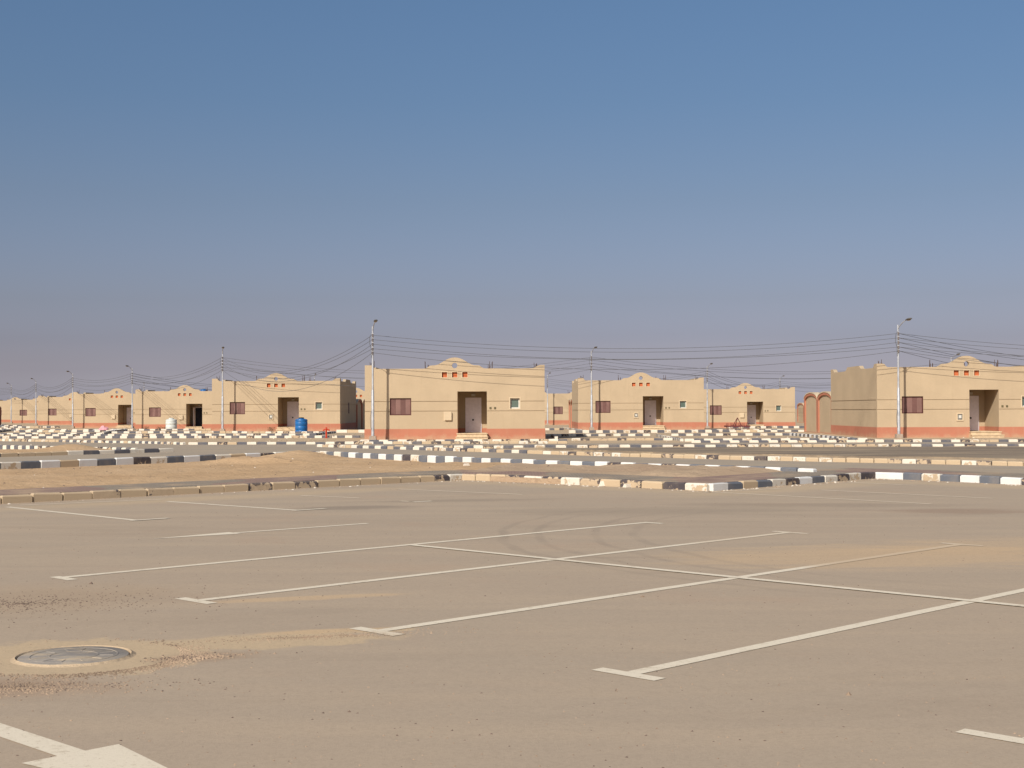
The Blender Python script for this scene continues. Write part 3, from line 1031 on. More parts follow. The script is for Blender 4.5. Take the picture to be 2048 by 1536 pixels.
# ------------------------------------------------------------------ loose stones and grit
def stones(name, n, pos, size, mat, seed, flat=0.6, loc=None):
    rs = random.Random(seed)
    vs, fs = [], []
    base = [(1, 0, 0), (0.3, 0.95, 0), (-0.8, 0.6, 0), (-0.8, -0.6, 0), (0.3, -0.95, 0), (0, 0, 1)]
    for _ in range(n):
        x, y, z = pos(rs)
        s = size(rs)
        a = rs.uniform(0, 6.28)
        k = len(vs)
        for (bx, by, bz) in base:
            bx, by = bx * rs.uniform(.7, 1.2), by * rs.uniform(.7, 1.2)
            if bz:
                bx, by = rs.uniform(-.3, .3), rs.uniform(-.3, .3)
            vs.append((x + s * (bx * math.cos(a) - by * math.sin(a)), y + s * (bx * math.sin(a) + by * math.cos(a)), z + s * bz * flat * rs.uniform(.7, 1.2)))
        for i in range(5):
            fs.append((k + i, k + (i + 1) % 5, k + 5))
    me = bpy.data.meshes.new(name)
    me.from_pydata(vs, [], fs)
    me.materials.append(M[mat])
    o = bpy.data.objects.new(name, me)
    COL.objects.link(o)
    o["kind"] = 'stuff'
    return o


def clump(cx, cy, rx, ry, rot=0.0):
    def f(rs):
        a, r = rs.uniform(0, 6.28), abs(rs.gauss(0, 0.6))
        x, y = rx * r * math.cos(a), ry * r * math.sin(a)
        return (cx + x * math.cos(rot) - y * math.sin(rot), cy + x * math.sin(rot) + y * math.cos(rot), 0.010)
    return f


def arc_pos(rs):
    a = rs.gauss(-0.6, 0.75)
    r = 0.66 + abs(rs.gauss(0, 0.09))
    return (-3.02 + r * 1.08 * math.cos(a), 9.66 + r * math.sin(a), 0.010)


def lot_pos(rs):
    while True:
        y = 6 + 26 * rs.random() ** 1.3
        x = rs.uniform(-0.42, 0.42) * y
        if abs(nz(x, y, 0.4, 31)) < rs.random() * 0.8:
            return (x, y, 0.010)


stones("gravel", 1500, arc_pos, lambda r: r.uniform(.004, .012), 'stone', 1)
stones("gravel", 420, clump(-2.13, 9.62, 0.30, 0.11, 0.3), lambda r: r.uniform(.006, .016), 'stone', 2)
stones("gravel", 300, clump(-2.2, 9.6, 0.25, 0.10, 0.3), lambda r: r.uniform(.005, .014), 'stone_dark', 3)
stones("gravel", 1400, clump(-3.2, 8.55, 0.9, 0.30, 0.1), lambda r: r.uniform(.004, .011), 'stone', 4)
stones("gravel", 500, clump(-3.1, 8.6, 0.9, 0.25, 0.1), lambda r: r.uniform(.004, .010), 'stone_dark', 5)
stones("gravel", 900, clump(-1.5, 10.45, 1.1, 0.16, 0.25), lambda r: r.uniform(.004, .010), 'stone', 6)
stones("gravel", 1100, clump(-4.3, 12.3, 1.6, 1.0, 0.2), lambda r: r.uniform(.004, .011), 'stone_dark', 7)
stones("gravel", 1700, lot_pos, lambda r: r.uniform(.004, .009), 'stone', 8)
stones("gravel", 800, lot_pos, lambda r: r.uniform(.004, .010), 'stone_dark', 9)


def island_pos(rs):
    while True:
        x, y = rs.uniform(-15, 6.5), rs.uniform(22, 49)
        if y - 25.6 > (x + 9.36) * 1.0 + 1.6 and (y - 40.4) < (x + 14.8) * 1.25 - 0.5 and (y - 40.9) < -(x) * 1.16 - 0.5:
            return (x, y, island_h(x, y) - 0.01)


stones("rubble", 500, island_pos, lambda r: r.uniform(.01, .04), 'stone', 10)
stones("rubble", 60, island_pos, lambda r: r.uniform(.01, .045), 'debris_white', 11)
stones("rubble", 160, island_pos, lambda r: r.uniform(.02, .06), 'stone_dark', 12)


def kerb_foot(rs):
    t = rs.random()
    segs = [((-13, 21.9), (-1.2, 33.4)), ((-1.2, 33.4), (4.05, 28.6)), ((4.05, 28.6), (8.7, 33.4)), ((8.7, 33.4), (13, 28.0))]
    a, b = segs[rs.randrange(4)]
    return (a[0] + (b[0] - a[0]) * t + rs.gauss(0, .06), a[1] + (b[1] - a[1]) * t - 0.08 - abs(rs.gauss(0, .12)), 0.01)


stones("rubble", 700, kerb_foot, lambda r: r.uniform(.006, .03), 'stone', 13)
stones("rubble", 160, kerb_foot, lambda r: r.uniform(.008, .04), 'debris_white', 14)


def litter_pos(rs):
    x, y = rs.uniform(-26, 26), rs.choice([rs.uniform(70, 79), rs.uniform(74, 84), rs.uniform(88, 98), rs.uniform(95, 110)])
    return (x, y, 0.0)


stones("rubble", 500, litter_pos, lambda r: r.uniform(.02, .07), 'stone', 15)
stones("rubble", 160, litter_pos, lambda r: r.uniform(.02, .08), 'debris_white', 16)

for (px, py, s, mt, lb) in [(182, 1169, 0.028, 'stone_dark', "small dark stone beside the first bay line on the left"),
                            (1283, 1195, 0.025, 'stone', "small brown stone just below the third long bay line"),
                            (1692, 1391, 0.022, 'stone', "tan pebble alone on bare asphalt at lower right"),
                            (697, 1425, 0.012, 'stone_dark', "tiny dark pebble alone on asphalt at bottom middle")]:
    x, y = G(px, py)
    o = stones("stone", 1, lambda r: (0, 0, 0), lambda r: s, mt, int(px), 0.8)
    o.location = (x, y, 0.010)
    del o["kind"]
    tag(o, lb, "stone")

# ------------------------------------------------------------------ houses
HW = 10.2
PAR = 4.02


def gable_profile():
    c = HW / 2
    half = [(1.75, 4.02), (1.62, 4.04), (1.50, 4.12), (1.40, 4.19), (1.10, 4.21), (0.95, 4.25), (0.80, 4.33), (0.62, 4.44), (0.45, 4.54), (0.30, 4.60), (0.15, 4.64)]
    left = [(c - a, z) for a, z in half]
    right = [(c + a, z) for a, z in reversed(half)]
    return [(0, 4.22), (0.36, 4.22), (0.45, 4.18), (0.52, 4.08), (0.62, 4.02)] + left + [(c, 4.65)] + right + \
           [(9.50, 4.02), (9.62, 4.05), (9.74, 4.13), (9.85, 4.20), (HW, 4.22)]


G1, G2 = (1.58, 1.625), (2.13, 2.175)
WIN = (1.41, 2.63, 1.38, 2.35)
DOOR = (5.25, 6.92, 0.35, 2.72)
SW = (8.24, 8.78, 1.74, 2.33)
TH = 0.25
DEP = 2.4


def spans(z0, z1):
    """x intervals of the front wall that are solid between two heights"""
    cuts = []
    for (a, b, c, d) in (WIN, DOOR, SW):
        if c < z1 and d > z0:
            cuts.append((a, b))
    cuts.sort()
    out, x = [], 0.0
    for a, b in cuts:
        out.append((x, a))
        x = b
    out.append((x, HW))
    return out


def make_house():
    root = empty("house")
    m = MB()
    # front wall, in bands with the two grooves recessed between them
    for z0, z1 in [(0.0, 0.35), (0.35, WIN[2]), (WIN[2], G1[0]), (G1[1], SW[2]), (SW[2], G2[0])]:
        for a, b in spans(z0, z1):
            m.box(a, b, 0, TH, z0, z1, 'cream')
    for z0, z1 in (G1, G2):
        for a, b in spans(z0, z1):
            m.box(a, b, 0.035, TH, z0, z1, 'cream')
    top = gable_profile()
    outer = [(0, G2[1]), (WIN[0], G2[1]), (WIN[0], WIN[3]), (WIN[1], WIN[3]), (WIN[1], G2[1]), (DOOR[0], G2[1]), (DOOR[0], DOOR[3]), (DOOR[1], DOOR[3]), (DOOR[1], G2[1]),
             (SW[0], G2[1]), (SW[0], SW[3]), (SW[1], SW[3]), (SW[1], G2[1]), (HW, G2[1])] + list(reversed(top))
    holes = [[(5.1 + 0.155 * math.cos(t * math.pi / 10), 4.19 + 0.155 * math.sin(t * math.pi / 10)) for t in range(20)]]
    for cx in (4.52, 5.1, 5.68):
        holes.append([(cx - .15, 3.52), (cx + .15, 3.52), (cx + .15, 3.82), (cx - .15, 3.82)])
    m.poly(outer, holes, 0, TH, 'cream')
    # porch recess
    a, b, z0, z1 = DOOR
    m.box(a - 0.15, a, TH, DEP, 0.0, z1 + .15, 'cream')
    m.box(b, b + 0.15, TH, DEP, 0.0, z1 + .15, 'cream')
    m.box(a - 0.15, b + 0.15, DEP, DEP + .2, 0.0, z1 + .15, 'cream')
    m.box(a, b, TH, DEP, z1, z1 + .15, 'cream')
    m.build("front_wall", root)
    # side walls and rear wall
    D = 11.5
    prof = [(TH, 4.22), (0.5, 4.22), (0.62, 4.18), (0.72, 4.08), (0.85, 4.0), (3.5, 4.0), (3.8, 4.06), (4.1, 4.22), (7.0, 4.22), (7.3, 4.06), (7.6, 3.98), (10.4, 3.98), (10.6, 4.02), (10.8, 4.14), (11.0, 4.2), (D, 4.2)]
    for x0, x1, sgn in ((0, TH, 1), (HW - TH, HW, -1)):
        m = MB()
        gx0, gx1 = (x0 + 0.035, x1) if sgn > 0 else (x0, x1 - 0.035)
        m.box(x0, x1, TH, D, 0, G1[0], 'cream')
        m.box(gx0, gx1, TH, D, *G1, 'cream')
        m.box(x0, x1, TH, D, G1[1], G2[0], 'cream')
        m.box(gx0, gx1, TH, D, *G2, 'cream')
        m.poly([(TH, G2[1]), (D, G2[1])] + list(reversed(prof)), [], x0, x1, 'cream', fn=lambda a, y, z: (y, a, z))
        m.build("side_wall", root)
    m = MB()
    m.box(TH, HW - TH, D - TH, D, 0, 4.0, 'cream')
    m.build("rear_wall", root)
    m = MB()
    m.box(TH, HW - TH, TH, D - TH, 3.45, 3.6, 'concrete')
    m.build("roof", root)
    # terracotta base band, 25 mm proud
    m = MB()
    e = 0.025
    for a_, b_ in ((-e, DOOR[0]), (DOOR[1], HW + e)):
        m.box(a_, b_, -e, 0, 0, 0.60, 'red')
    m.box(-e, 0, 0, D, 0, 0.6, 'red')
    m.box(HW, HW + e, 0, D, 0, 0.6, 'red')
    m.box(DOOR[0], DOOR[0] + .02, 0, DEP - .02, 0.35, 0.6, 'red')
    m.box(DOOR[1] - .02, DOOR[1], 0, DEP - .02, 0.35, 0.6, 'red')
    m.box(DOOR[0], 5.62, DEP - .02, DEP, 0.35, 0.6, 'red')
    m.box(6.56, DOOR[1], DEP - .02, DEP, 0.35, 0.6, 'red')
    m.build("base_band", root)
    # porch floor and steps
    m = MB()
    m.box(a - 0.02, b + 0.02, -0.32, 0.0, 0.17, 0.30, 'step')
    m.box(a - 0.04, b + 0.04, -0.36, 0.0, 0.30, 0.352, 'step')
    m.box(a, b, 0.0, DEP, 0.0, 0.35, 'step')
    m.build("step", root)
    m = MB()
    m.box(a - 0.06, b + 0.06, -0.64, -0.32, 0.0, 0.12, 'step')
    m.box(a - 0.08, b + 0.08, -0.68, -0.32, 0.12, 0.17, 'step')
    m.box(a - 0.06, b + 0.06, -0.32, -0.026, 0.0, 0.17, 'step')
    m.build("step", root)
    # door
    m = MB()
    m.box(5.68, 6.50, DEP - .055, DEP - .005, 0.36, 2.33, 'door')
    for zz in (0.55, 1.5):
        m.box(5.80, 6.38, DEP - .062, DEP - .055, zz, zz + 0.72, 'door')
    d = m.build("door", root)
    m = MB()
    m.box(6.02, 6.12, DEP - .10, DEP - .062, 1.04, 1.14, 'black')
    m.build("handle", d)
    m = MB()
    m.box(5.62, 5.68, DEP - .07, DEP, 0.35, 2.39, 'door')
    m.box(6.50, 6.56, DEP - .07, DEP, 0.35, 2.39, 'door')
    m.box(5.68, 6.50, DEP - .07, DEP, 2.33, 2.39, 'door')
    m.build("door_frame", root)
    m = MB()
    m.box(5.98, 6.20, DEP - .10, DEP, 2.47, 2.60, 'white_frame')
    m.build("porch_light", root)
    # shuttered window
    m = MB()
    a, b, z0, z1 = WIN
    f = 0.055
    m.box(a, b, 0.06, 0.16, z1 - f, z1, 'shutter_frame')
    m.box(a, b, 0.06, 0.16, z0, z0 + f, 'shutter_frame')
    m.box(a, a + f, 0.06, 0.16, z0 + f, z1 - f, 'shutter_frame')
    m.box(b - f, b, 0.06, 0.16, z0 + f, z1 - f, 'shutter_frame')
    m.box(a, b, 0.17, 0.2, z0, z1, 'room_shade')  # black backing sheet, room shade put into its colour
    w = m.build("window", root)
    n = 4
    for i in range(n):
        xa = a + f + (b - a - 2 * f) * i / n
        xb = a + f + (b - a - 2 * f) * (i + 1) / n
        m = MB()
        sm = 'shutter' if i % 2 == 0 else 'shutter_light'
        m.box(xa + .004, xb - .004, 0.095, 0.125, z0 + f, z1 - f, sm)
        k = 14
        for j in range(k):
            zc = z0 + f + 0.03 + (z1 - z0 - 2 * f - 0.06) * (j + .5) / k
            m.box(xa + .03, xb - .03, 0.083, 0.095, zc - .012, zc + .012, sm)
        m.build("shutter", w)
    # small window
    a, b, z0, z1 = SW
    m = MB()
    for (p, q, r, s_) in ((a - .06, b + .06, z1, z1 + .05), (a - .06, b + .06, z0 - .05, z0), (a - .06, a, z0, z1), (b, b + .06, z0, z1)):
        m.box(p, q, -0.015, 0.0, r, s_, 'cream_light')
    m.box(a, a + .07, 0.14, 0.19, z0, z1, 'white_frame')
    m.box(b - .07, b, 0.14, 0.19, z0, z1, 'white_frame')
    m.box(a + .07, b - .07, 0.14, 0.19, z0, z0 + .07, 'white_frame')
    m.box(a + .07, b - .07, 0.14, 0.19, z1 - .07, z1, 'white_frame')
    sw = m.build("small_window", root)
    m = MB()
    m.box(a + .07, b - .07, 0.16, 0.17, z0 + .07, z1 - .07, 'glass')
    m.build("pane", sw)
    # three square niches
    for cx in (4.52, 5.1, 5.68):
        m = MB()
        m.box(cx - .15, cx + .15, 0.12, 0.16, 3.52, 3.82, 'niche')
        for (p, q, r, s_) in ((cx - .19, cx + .19, 3.82, 3.855), (cx - .19, cx + .19, 3.485, 3.52), (cx - .19, cx - .15, 3.52, 3.82), (cx + .15, cx + .19, 3.52, 3.82)):
            m.box(p, q, -0.012, 0.0, r, s_, 'cream_light')
        m.build("niche", root)
    # meter box
    m = MB()
    m.box(4.47, 4.90, -0.02, 0.0, 1.05, 1.58, 'cream_light')
    m.box(4.52, 4.92, -0.12, -0.02, 1.09, 1.55, 'cream_light')
    m.build("meter_box", root)
    # two wall sockets
    for sxx in (7.12, 7.38):
        m = MB()
        m.box(sxx - .055, sxx + .055, -0.03, 0.0, 1.72, 1.83, 'brass')
        m.build("socket", root)
    m = MB()
    m.box(HW, HW + .02, 5.6, 6.2, 1.4, 2.3, 'shutter_frame')
    m.build("side_window", root)
    # starter bars left sticking out of the roof
    rs = random.Random(4)
    for (cx, cy) in ((3.45, 1.2), (7.1, 1.0), (9.75, 0.8), (0.35, 0.6), (7.0, 6.0)):
        m = MB()
        for i in range(5):
            x, y = cx + rs.uniform(-.13, .13), cy + rs.uniform(-.15, .15)
            m.tube([(x, y, 3.6), (x + rs.uniform(-.03, .03), y, 4.12 + rs.uniform(.08, .38))], 0.016, 'rust', 5)
        m.build("rebar", root)
    return root


house0 = make_house()
HOUSES = [  # x of the front left corner, distance of the front, what to call it
    (-8.35, 79.4, "cream flat-roofed house with scalloped parapet right of the tall central lamp post"),
    (20.75, 79.6, "cream flat-roofed house at the right edge, partly cut off by the frame"),
    (-23.9, 111.5, "cream house with the blue water tank in front of its porch"),
    (5.35, 113.5, "cream house between the central house and the one with the red harrow"),
    (19.0, 144.5, "cream house with the dark red harrow standing in front"),
    (-39.0, 145.0, "cream house with an open black doorway and a white tank in front"),
    (-51.4, 164.0, "cream house left of the one with the white tank, white door in its porch"),
    (-67.7, 200.0, "far cream house, third from the left edge, only its shuttered window clear"),
    (-83.0, 232.0, "small far cream house, second from the left edge"),
    (-94.5, 252.0, "smallest far cream house at the left edge of the row"),
    (3.85, 179.0, "far cream house seen in the gap right of the central house"),
    (-23.6, 166.0, "far cream house peeping out of the gap left of the central house"),
]
houses = []
for i, (x, y, lb) in enumerate(HOUSES):
    o = house0 if i == 0 else copy_tree(house0)
    o.location = (x, y, H(x, y) - (0.12 if i in (8, 9) else 0))
    tag(o, lb, "house", "cream single-storey houses in staggered rows")
    houses.append(o)


def child(o, stem):
    return [c for c in o.children if c.name.split('.')[0] == stem]


# the house with the open doorway: its door leaf is folded back, a near-black panel paints in the shade of a room
h = houses[5]
dr = child(h, "door")[0]
for g in list(dr.children):
    bpy.data.objects.remove(g)
bpy.data.objects.remove(dr)
m = MB()
m.box(5.68, 6.50, DEP - .03, DEP - .005, 0.36, 2.33, 'room_shade')
m.build("doorway", h)
m = MB()
m.box(5.64, 5.69, DEP - .86, DEP - .07, 0.36, 2.33, 'door')
m.build("door", h)
# one meter box lacks its cover and shows the meter
for idx in (1, 2, 3):
    h = houses[idx]
    for o in child(h, "meter_box"):
        bpy.data.objects.remove(o)
    m = MB()
    for (a, b, c, d) in ((4.5, 4.56, .95, 1.4), (4.84, 4.90, .95, 1.4), (4.56, 4.84, 1.34, 1.4), (4.56, 4.84, .95, 1.01)):
        m.box(a, b, -0.05, 0.0, c, d, 'cream_light')
    m.box(4.56, 4.84, -0.012, 0.0, 1.01, 1.34, 'alu_frame')
    m.box(4.63, 4.78, -0.04, -0.012, 1.1, 1.27, 'white_frame')
    m.build("meter_box", h)


# ------------------------------------------------------------------ arched yard walls
def arch_wall(x, y0, y1, face, label, bays=2):
    """yard wall along the depth with shallow arched bays; face -1 shows its panels to the left, +1 to the right"""
    z = H(x, (y0 + y1) / 2)
    root = empty("yard_wall", (x, y0, z), label=label, cat="wall", group="arched yard walls behind the houses")
    L = y1 - y0
    bl = L / bays
    th = 0.45
    post = 0.42
    for k in range(bays):
        # arched frame of one bay: outline with an arched hole
        a0, a1 = k * bl, (k + 1) * bl
        cx = (a0 + a1) / 2
        ro, ri = bl / 2, bl / 2 - post / 1.4

        def arc(r, zs, rise, n=14):
            return [(cx - r * math.cos(math.pi * t / n), zs + rise * math.sin(math.pi * t / n)) for t in range(n + 1)]
        outer = [(a1, 0), (a0, 0)] + arc(ro, 2.28, 0.46)
        hole = [(cx - ri, 0.06), (cx + ri, 0.06)] + list(reversed(arc(ri, 2.2, 0.38)))
        m = MB()
        xa, xb = (0, th) if face < 0 else (-th, 0)
        m.poly(outer, [hole], xa, xb, 'red', fn=lambda a, y, zz: (y, a, zz))
        m.build("arch", root)
        m = MB()
        pa, pb = (0.09, 0.20) if face < 0 else (-0.20, -0.09)
        m.poly([(cx - ri, 0.06), (cx + ri, 0.06)] + list(reversed(arc(ri, 2.2, 0.38))), [], pa, pb, 'cream', fn=lambda a, y, zz: (y, a, zz))
        m.build("panel", root)
        # rendered coping over the arch
        m = MB()
        o1, o2 = arc(ro, 2.285, 0.46), arc(ro, 2.34, 0.47)
        m.poly(o1 + list(reversed(o2)), [], xa - .03, xb + .03, 'cream_light', fn=lambda a, y, zz: (y, a, zz))
        m.build("coping", root)
    return root


arch_wall(20.8, 91.1, 99.8, -1, "red and cream arched yard wall left of the house at the right edge")
arch_wall(-13.6, 123.0, 131.5, 1, "shaded arched yard wall in the gap left of the central house")
arch_wall(5.4, 125.0, 133.5, -1, "narrow arched yard wall behind the house right of the central one")
arch_wall(40.5, 190.0, 199.0, -1, "far arched yard wall in the gap right of the harrow house")
arch_wall(-67.3, 176.0, 184.5, 1, "dark shaded yard wall touching the left edge of the picture")

# ------------------------------------------------------------------ lamp posts
ZW = [5.86, 5.61, 5.36, 5.10, 4.88]


def make_post(arm_dx, arm_dy, name="lamp_post"):
    root = empty(name)
    m = MB()
    m.tube([(0, 0, 0.2), (0, 0, 0.25), (0, 0, 2.75), (0, 0, 2.80)], [0.086, 0.086, 0.078, 0.062], 'galv', 14)
    m.tube([(0, 0, 2.78), (0, 0, 6.35)], [0.060, 0.045], 'galv', 12)
    m.build("pole", root, True)
    m = MB()
    vs = [(-.2, -.2, -.05), (.2, -.2, -.05), (.2, .2, -.05), (-.2, .2, -.05), (-.17, -.17, .24), (.17, -.17, .24), (.17, .17, .24), (-.17, .17, .24)]
    m.add(vs, [(4, 5, 6, 7), (0, 1, 5, 4), (1, 2, 6, 5), (2, 3, 7, 6), (3, 0, 4, 7)], 'concrete')
    m.build("footing", root)
    m = MB()
    pts = [(0, 0, 6.1)]
    for t in (0.12, 0.3, 0.5, 0.75, 1.0):
        pts.append((arm_dx * t * .7, arm_dy * t * .7, 6.15 + 0.42 * math.sin(t * 1.35)))
    m.tube(pts, 0.026, 'galv', 8)
    m.build("arm", root, True)
    # lamp head: flattened teardrop along the arm
    m = MB()
    d = Vector((arm_dx, arm_dy, 0.10 * math.hypot(arm_dx, arm_dy))).normalized()
    s = Vector((-d.y, d.x, 0)).normalized()
    u = d.cross(s)
    p0 = Vector(pts[-1])
    prof = [(-.04, .03, .03), (0.05, .07, .05), (0.2, .105, .07), (0.38, .11, .065), (0.52, .08, .045), (0.58, .03, .02)]
    vs, fs = [], []
    for (t, w, hh) in prof:
        for k in range(10):
            a = 2 * math.pi * k / 10
            vs.append(p0 + d * t + s * w * math.cos(a) + u * hh * math.sin(a) * (1.0 if math.sin(a) > 0 else 0.7))
    for i in range(len(prof) - 1):
        for k in range(10):
            fs.append((i * 10 + k, i * 10 + (k + 1) % 10, (i + 1) * 10 + (k + 1) % 10, (i + 1) * 10 + k))
    fs.append(tuple(range(10)))
    fs.append(tuple(50 + k for k in range(10)))
    m.add(vs, fs, 'lamp_head')
    hd = m.build("lamp_head", root, True)
    m = MB()
    c = p0 + d * 0.3 - u * 0.052
    m.add([c - d * .12 - s * .07, c + d * .14 - s * .07, c + d * .14 + s * .07, c - d * .12 + s * .07,
           c - d * .08 - s * .04 - u * .03, c + d * .10 - s * .04 - u * .03, c + d * .10 + s * .04 - u * .03, c - d * .08 + s * .04 - u * .03],
          [(0, 1, 5, 4), (1, 2, 6, 5), (2, 3, 7, 6), (3, 0, 4, 7), (4, 5, 6, 7)], 'lamp_glass')
    m.build("lens", hd)
    # brackets with spool insulators
    for z in ZW:
        m = MB()
        m.box(-.075, .075, -.075, .06, z - .10, z - .075, 'galv')
        m.box(-.075, .075, -.075, .06, z + .07, z + .095, 'galv')
        m.lathe([(0.0, z - .075), (.045, z - .07), (.045, z - .03), (.026, z), (.045, z + .03), (.045, z + .065), (0, z + .07)], 'ceramic', 10, (0.0, -.095))
        m.build("insulator", root)
    # junction cable hanging down the pole
    m = MB()
    m.tube([(-.05, -.05, 6.0), (-.16, -.08, 5.75), (-.17, -.08, 5.4), (-.08, -.06, 5.1), (-.07, -.06, 4.6)], 0.014, 'wire', 6)
    m.tube([(-.09, -.05, 1.6), (-.14, -.06, 1.2), (-.12, -.06, .8), (-.08, -.05, 0.6)], 0.012, 'wire', 6)
    m.build("cable", root)
    return root


post_r = make_post(0.30, -1.25)
post_l = make_post(-0.25, -1.2)
POSTS = [
    ('A', 745.5, 78.1, 'r', "tall grey lamp post in front of the central house"),
    ('B', 1797.0, 78.3, 'r', "tall grey lamp post in front of the house at the right edge"),
    ('C', 445.0, 110.2, 'r', "grey lamp post in front of the house with the blue tank"),
    ('D', 1183.0, 112.2, 'r', "grey lamp post in front of the house right of the central one"),
    ('E', 1414.5, 143.2, 'r', "slim lamp post at the corner of the harrow house"),
    ('F', 1903.0, 126.0, 'r', "lamp post whose head shows above the roof of the right-hand house"),
    ('G', 1560.0, 198.0, 'r', "far lamp post rising behind the roof of the harrow house"),
    ('H', 1095.0, 177.5, 'r', "far lamp post in the gap right of the central house"),
    ('I', 264.5, 143.7, 'l', "lamp post at the left corner of the house with the white tank"),
    ('J', 145.5, 162.5, 'l', "lamp post at the left corner of the house with a white porch door"),
    ('K', 72.0, 198.0, 'l', "far lamp post, second from the left edge"),
    ('L', 22.5, 230.0, 'l', "farthest lamp post, nearest the left edge"),
    ('N', 629.0, 178.0, 'r', "far lamp post with only its head above the blue tank house"),
    ('O', 288.0, 232.0, 'r', "distant lamp head showing just above roofs left of the white tank house"),
]
used = {'r': False, 'l': False}
PP = {}
for (key, px, d, kind, lb) in POSTS:
    src = post_r if kind == 'r' else post_l
    o = copy_tree(src) if used[kind] else src
    used[kind] = True
    x, y = P(px, d)
    o.location = (x, y, H(x, y))
    PP[key] = (x, y, H(x, y))
    tag(o, lb, "lamp post", "galvanised lamp posts along the streets")


# ------------------------------------------------------------------ overhead wires
def span(a, b, sag, label, r=0.0115, n=22, heights=ZW):
    A = PP[a] if isinstance(a, str) else a
    B = PP[b] if isinstance(b, str) else b
    root = empty("overhead_wires", (A[0], A[1], A[2]), label=label, cat="power line", group="overhead power lines between the lamp posts")
    for i, z in enumerate(heights):
        sg = sag * (1 + 0.06 * i * (-1) ** i)
        pts = []
        for k in range(n + 1):
            t = k / n
            x = A[0] + (B[0] - A[0]) * t
            y = A[1] + (B[1] - A[1]) * t - 0.10
            zz = (A[2] + z) * (1 - t) + (B[2] + z) * t - 4 * sg * t * (1 - t)
            pts.append((x - A[0], y - A[1], zz - A[2]))
        m = MB()
        m.tube(pts, r, 'wire', 5, False)
        m.build("wire", root)


span('A', 'B', 0.80, "five wires strung between the two tallest lamp posts over the central house")
span('A', 'C', 1.55, "five wires dropping from the central lamp post to the one by the blue tank house")
span('C', 'D', 1.15, "five wires crossing behind the central house towards the post on its right")
span('D', 'F', 1.0, "five wires from the post right of the central house towards the right edge", 0.0125)
span('B', (52.0, 79.5, 0), 0.95, "upper bundle of wires leaving the right-hand post out of frame")
span('B', (58.0, 108.0, 0), 1.3, "lower bundle of wires leaving the right-hand post behind the upper one")
span('C', 'I', 0.9, "five wires between the posts of the blue tank and white tank houses", 0.0125)
span('I', 'J', 0.5, "wires from the white tank house post to the next post on its left", 0.014)
span('J', 'K', 0.8, "distant wires above the third and fourth houses from the left", 0.016)
span('K', 'L', 0.7, "distant wires above the two leftmost far houses", 0.016)
span('E', 'H', 0.8, "distant wires from the harrow house post to the gap by the central house", 0.014)
span('E', 'G', 0.9, "distant wires above the roof of the harrow house", 0.014)
span('I', 'N', 1.0, "distant wires above the roofs left of the central house", 0.014)
span('G', 'F', 0.9, "distant wires between the harrow house and the right-hand house", 0.014)
span('L', (-125.0, 240.0, -.33), 0.8, "farthest wires leaving at the left edge", 0.016)

# ------------------------------------------------------------------ water tanks
def tank(name, loc, r, h, mat, label, ribs=3):
    root = empty(name, loc, label=label, cat="water tank")
    m = MB()
    prof = [(0, 0), (r * .96, 0), (r, .03)]
    for i in range(ribs):
        z = h * (0.18 + 0.6 * i / max(1, ribs - 1))
        prof += [(r, z - .05), (r * .975, z - .03), (r * .975, z + .03), (r, z + .05)]
    prof += [(r, h * .86), (r * .93, h * .93), (r * .45, h * .98), (r * .45, h * 1.0)]
    m.lathe(prof, mat, 32)
    m.build("tank_body", root, True)
    m = MB()
    m.lathe([(r * .42, h * .995), (r * .44, h * 1.0), (r * .44, h * 1.045), (r * .36, h * 1.065), (0, h * 1.07)], 'black' if mat == 'blue' else mat, 24)
    m.build("tank_lid", root, True)
    m = MB()
    m.tube([(0.0, -r - .10, .12), (0.0, -r + .05, .12)], 0.03, 'white_frame', 8)
    m.tube([(0.0, -r - .08, .12), (0.0, -r - .08, .02)], 0.025, 'white_frame', 8)
    m.build("outlet_pipe", root)
    return root


tank("water_tank", (*G(602.5, 865.8), 0), 0.46, 1.08, 'blue', "large blue plastic water tank standing before a porch")
x, y = P(342.5, 134)
tank("water_tank", (x, y, H(x, y)), 0.53, 1.17, 'white_tank', "white plastic water tank beside the house with the open black doorway")
x, y = P(407.5, 152)
tank("water_tank", (x, y, 3.27), 0.42, 0.72, 'blue', "small blue water tank up on a roof left of the lamp post")

# ------------------------------------------------------------------ hydrant
x, y = G(652.5, 876.2)
hy = empty("fire_hydrant", (x, y, 0), label="red T-shaped fire hydrant beside the striped kerb right of the blue tank", cat="hydrant")
m = MB()
m.lathe([(0, 0.0), (.10, 0.0), (.10, .03), (.055, .04), (.05, .48), (.065, .49), (.07, .56), (.04, .6), (.02, .62), (0, .62)], 'hydrant', 16)
m.build("barrel", hy, True)
for s in (-1, 1):
    m = MB()
    m.tube([(0, 0, .52), (s * .11, 0, .52), (s * .165, 0, .50)], 0.038, 'hydrant', 10)
    m.tube([(s * .15, 0, .515), (s * .17, 0, .43)], 0.045, 'hydrant', 10)
    m.build("outlet", hy, True)
m = MB()
m.tube([(-.05, 0, .64), (.05, 0, .64)], 0.02, 'hydrant', 8)
m.build("valve_handle", hy)

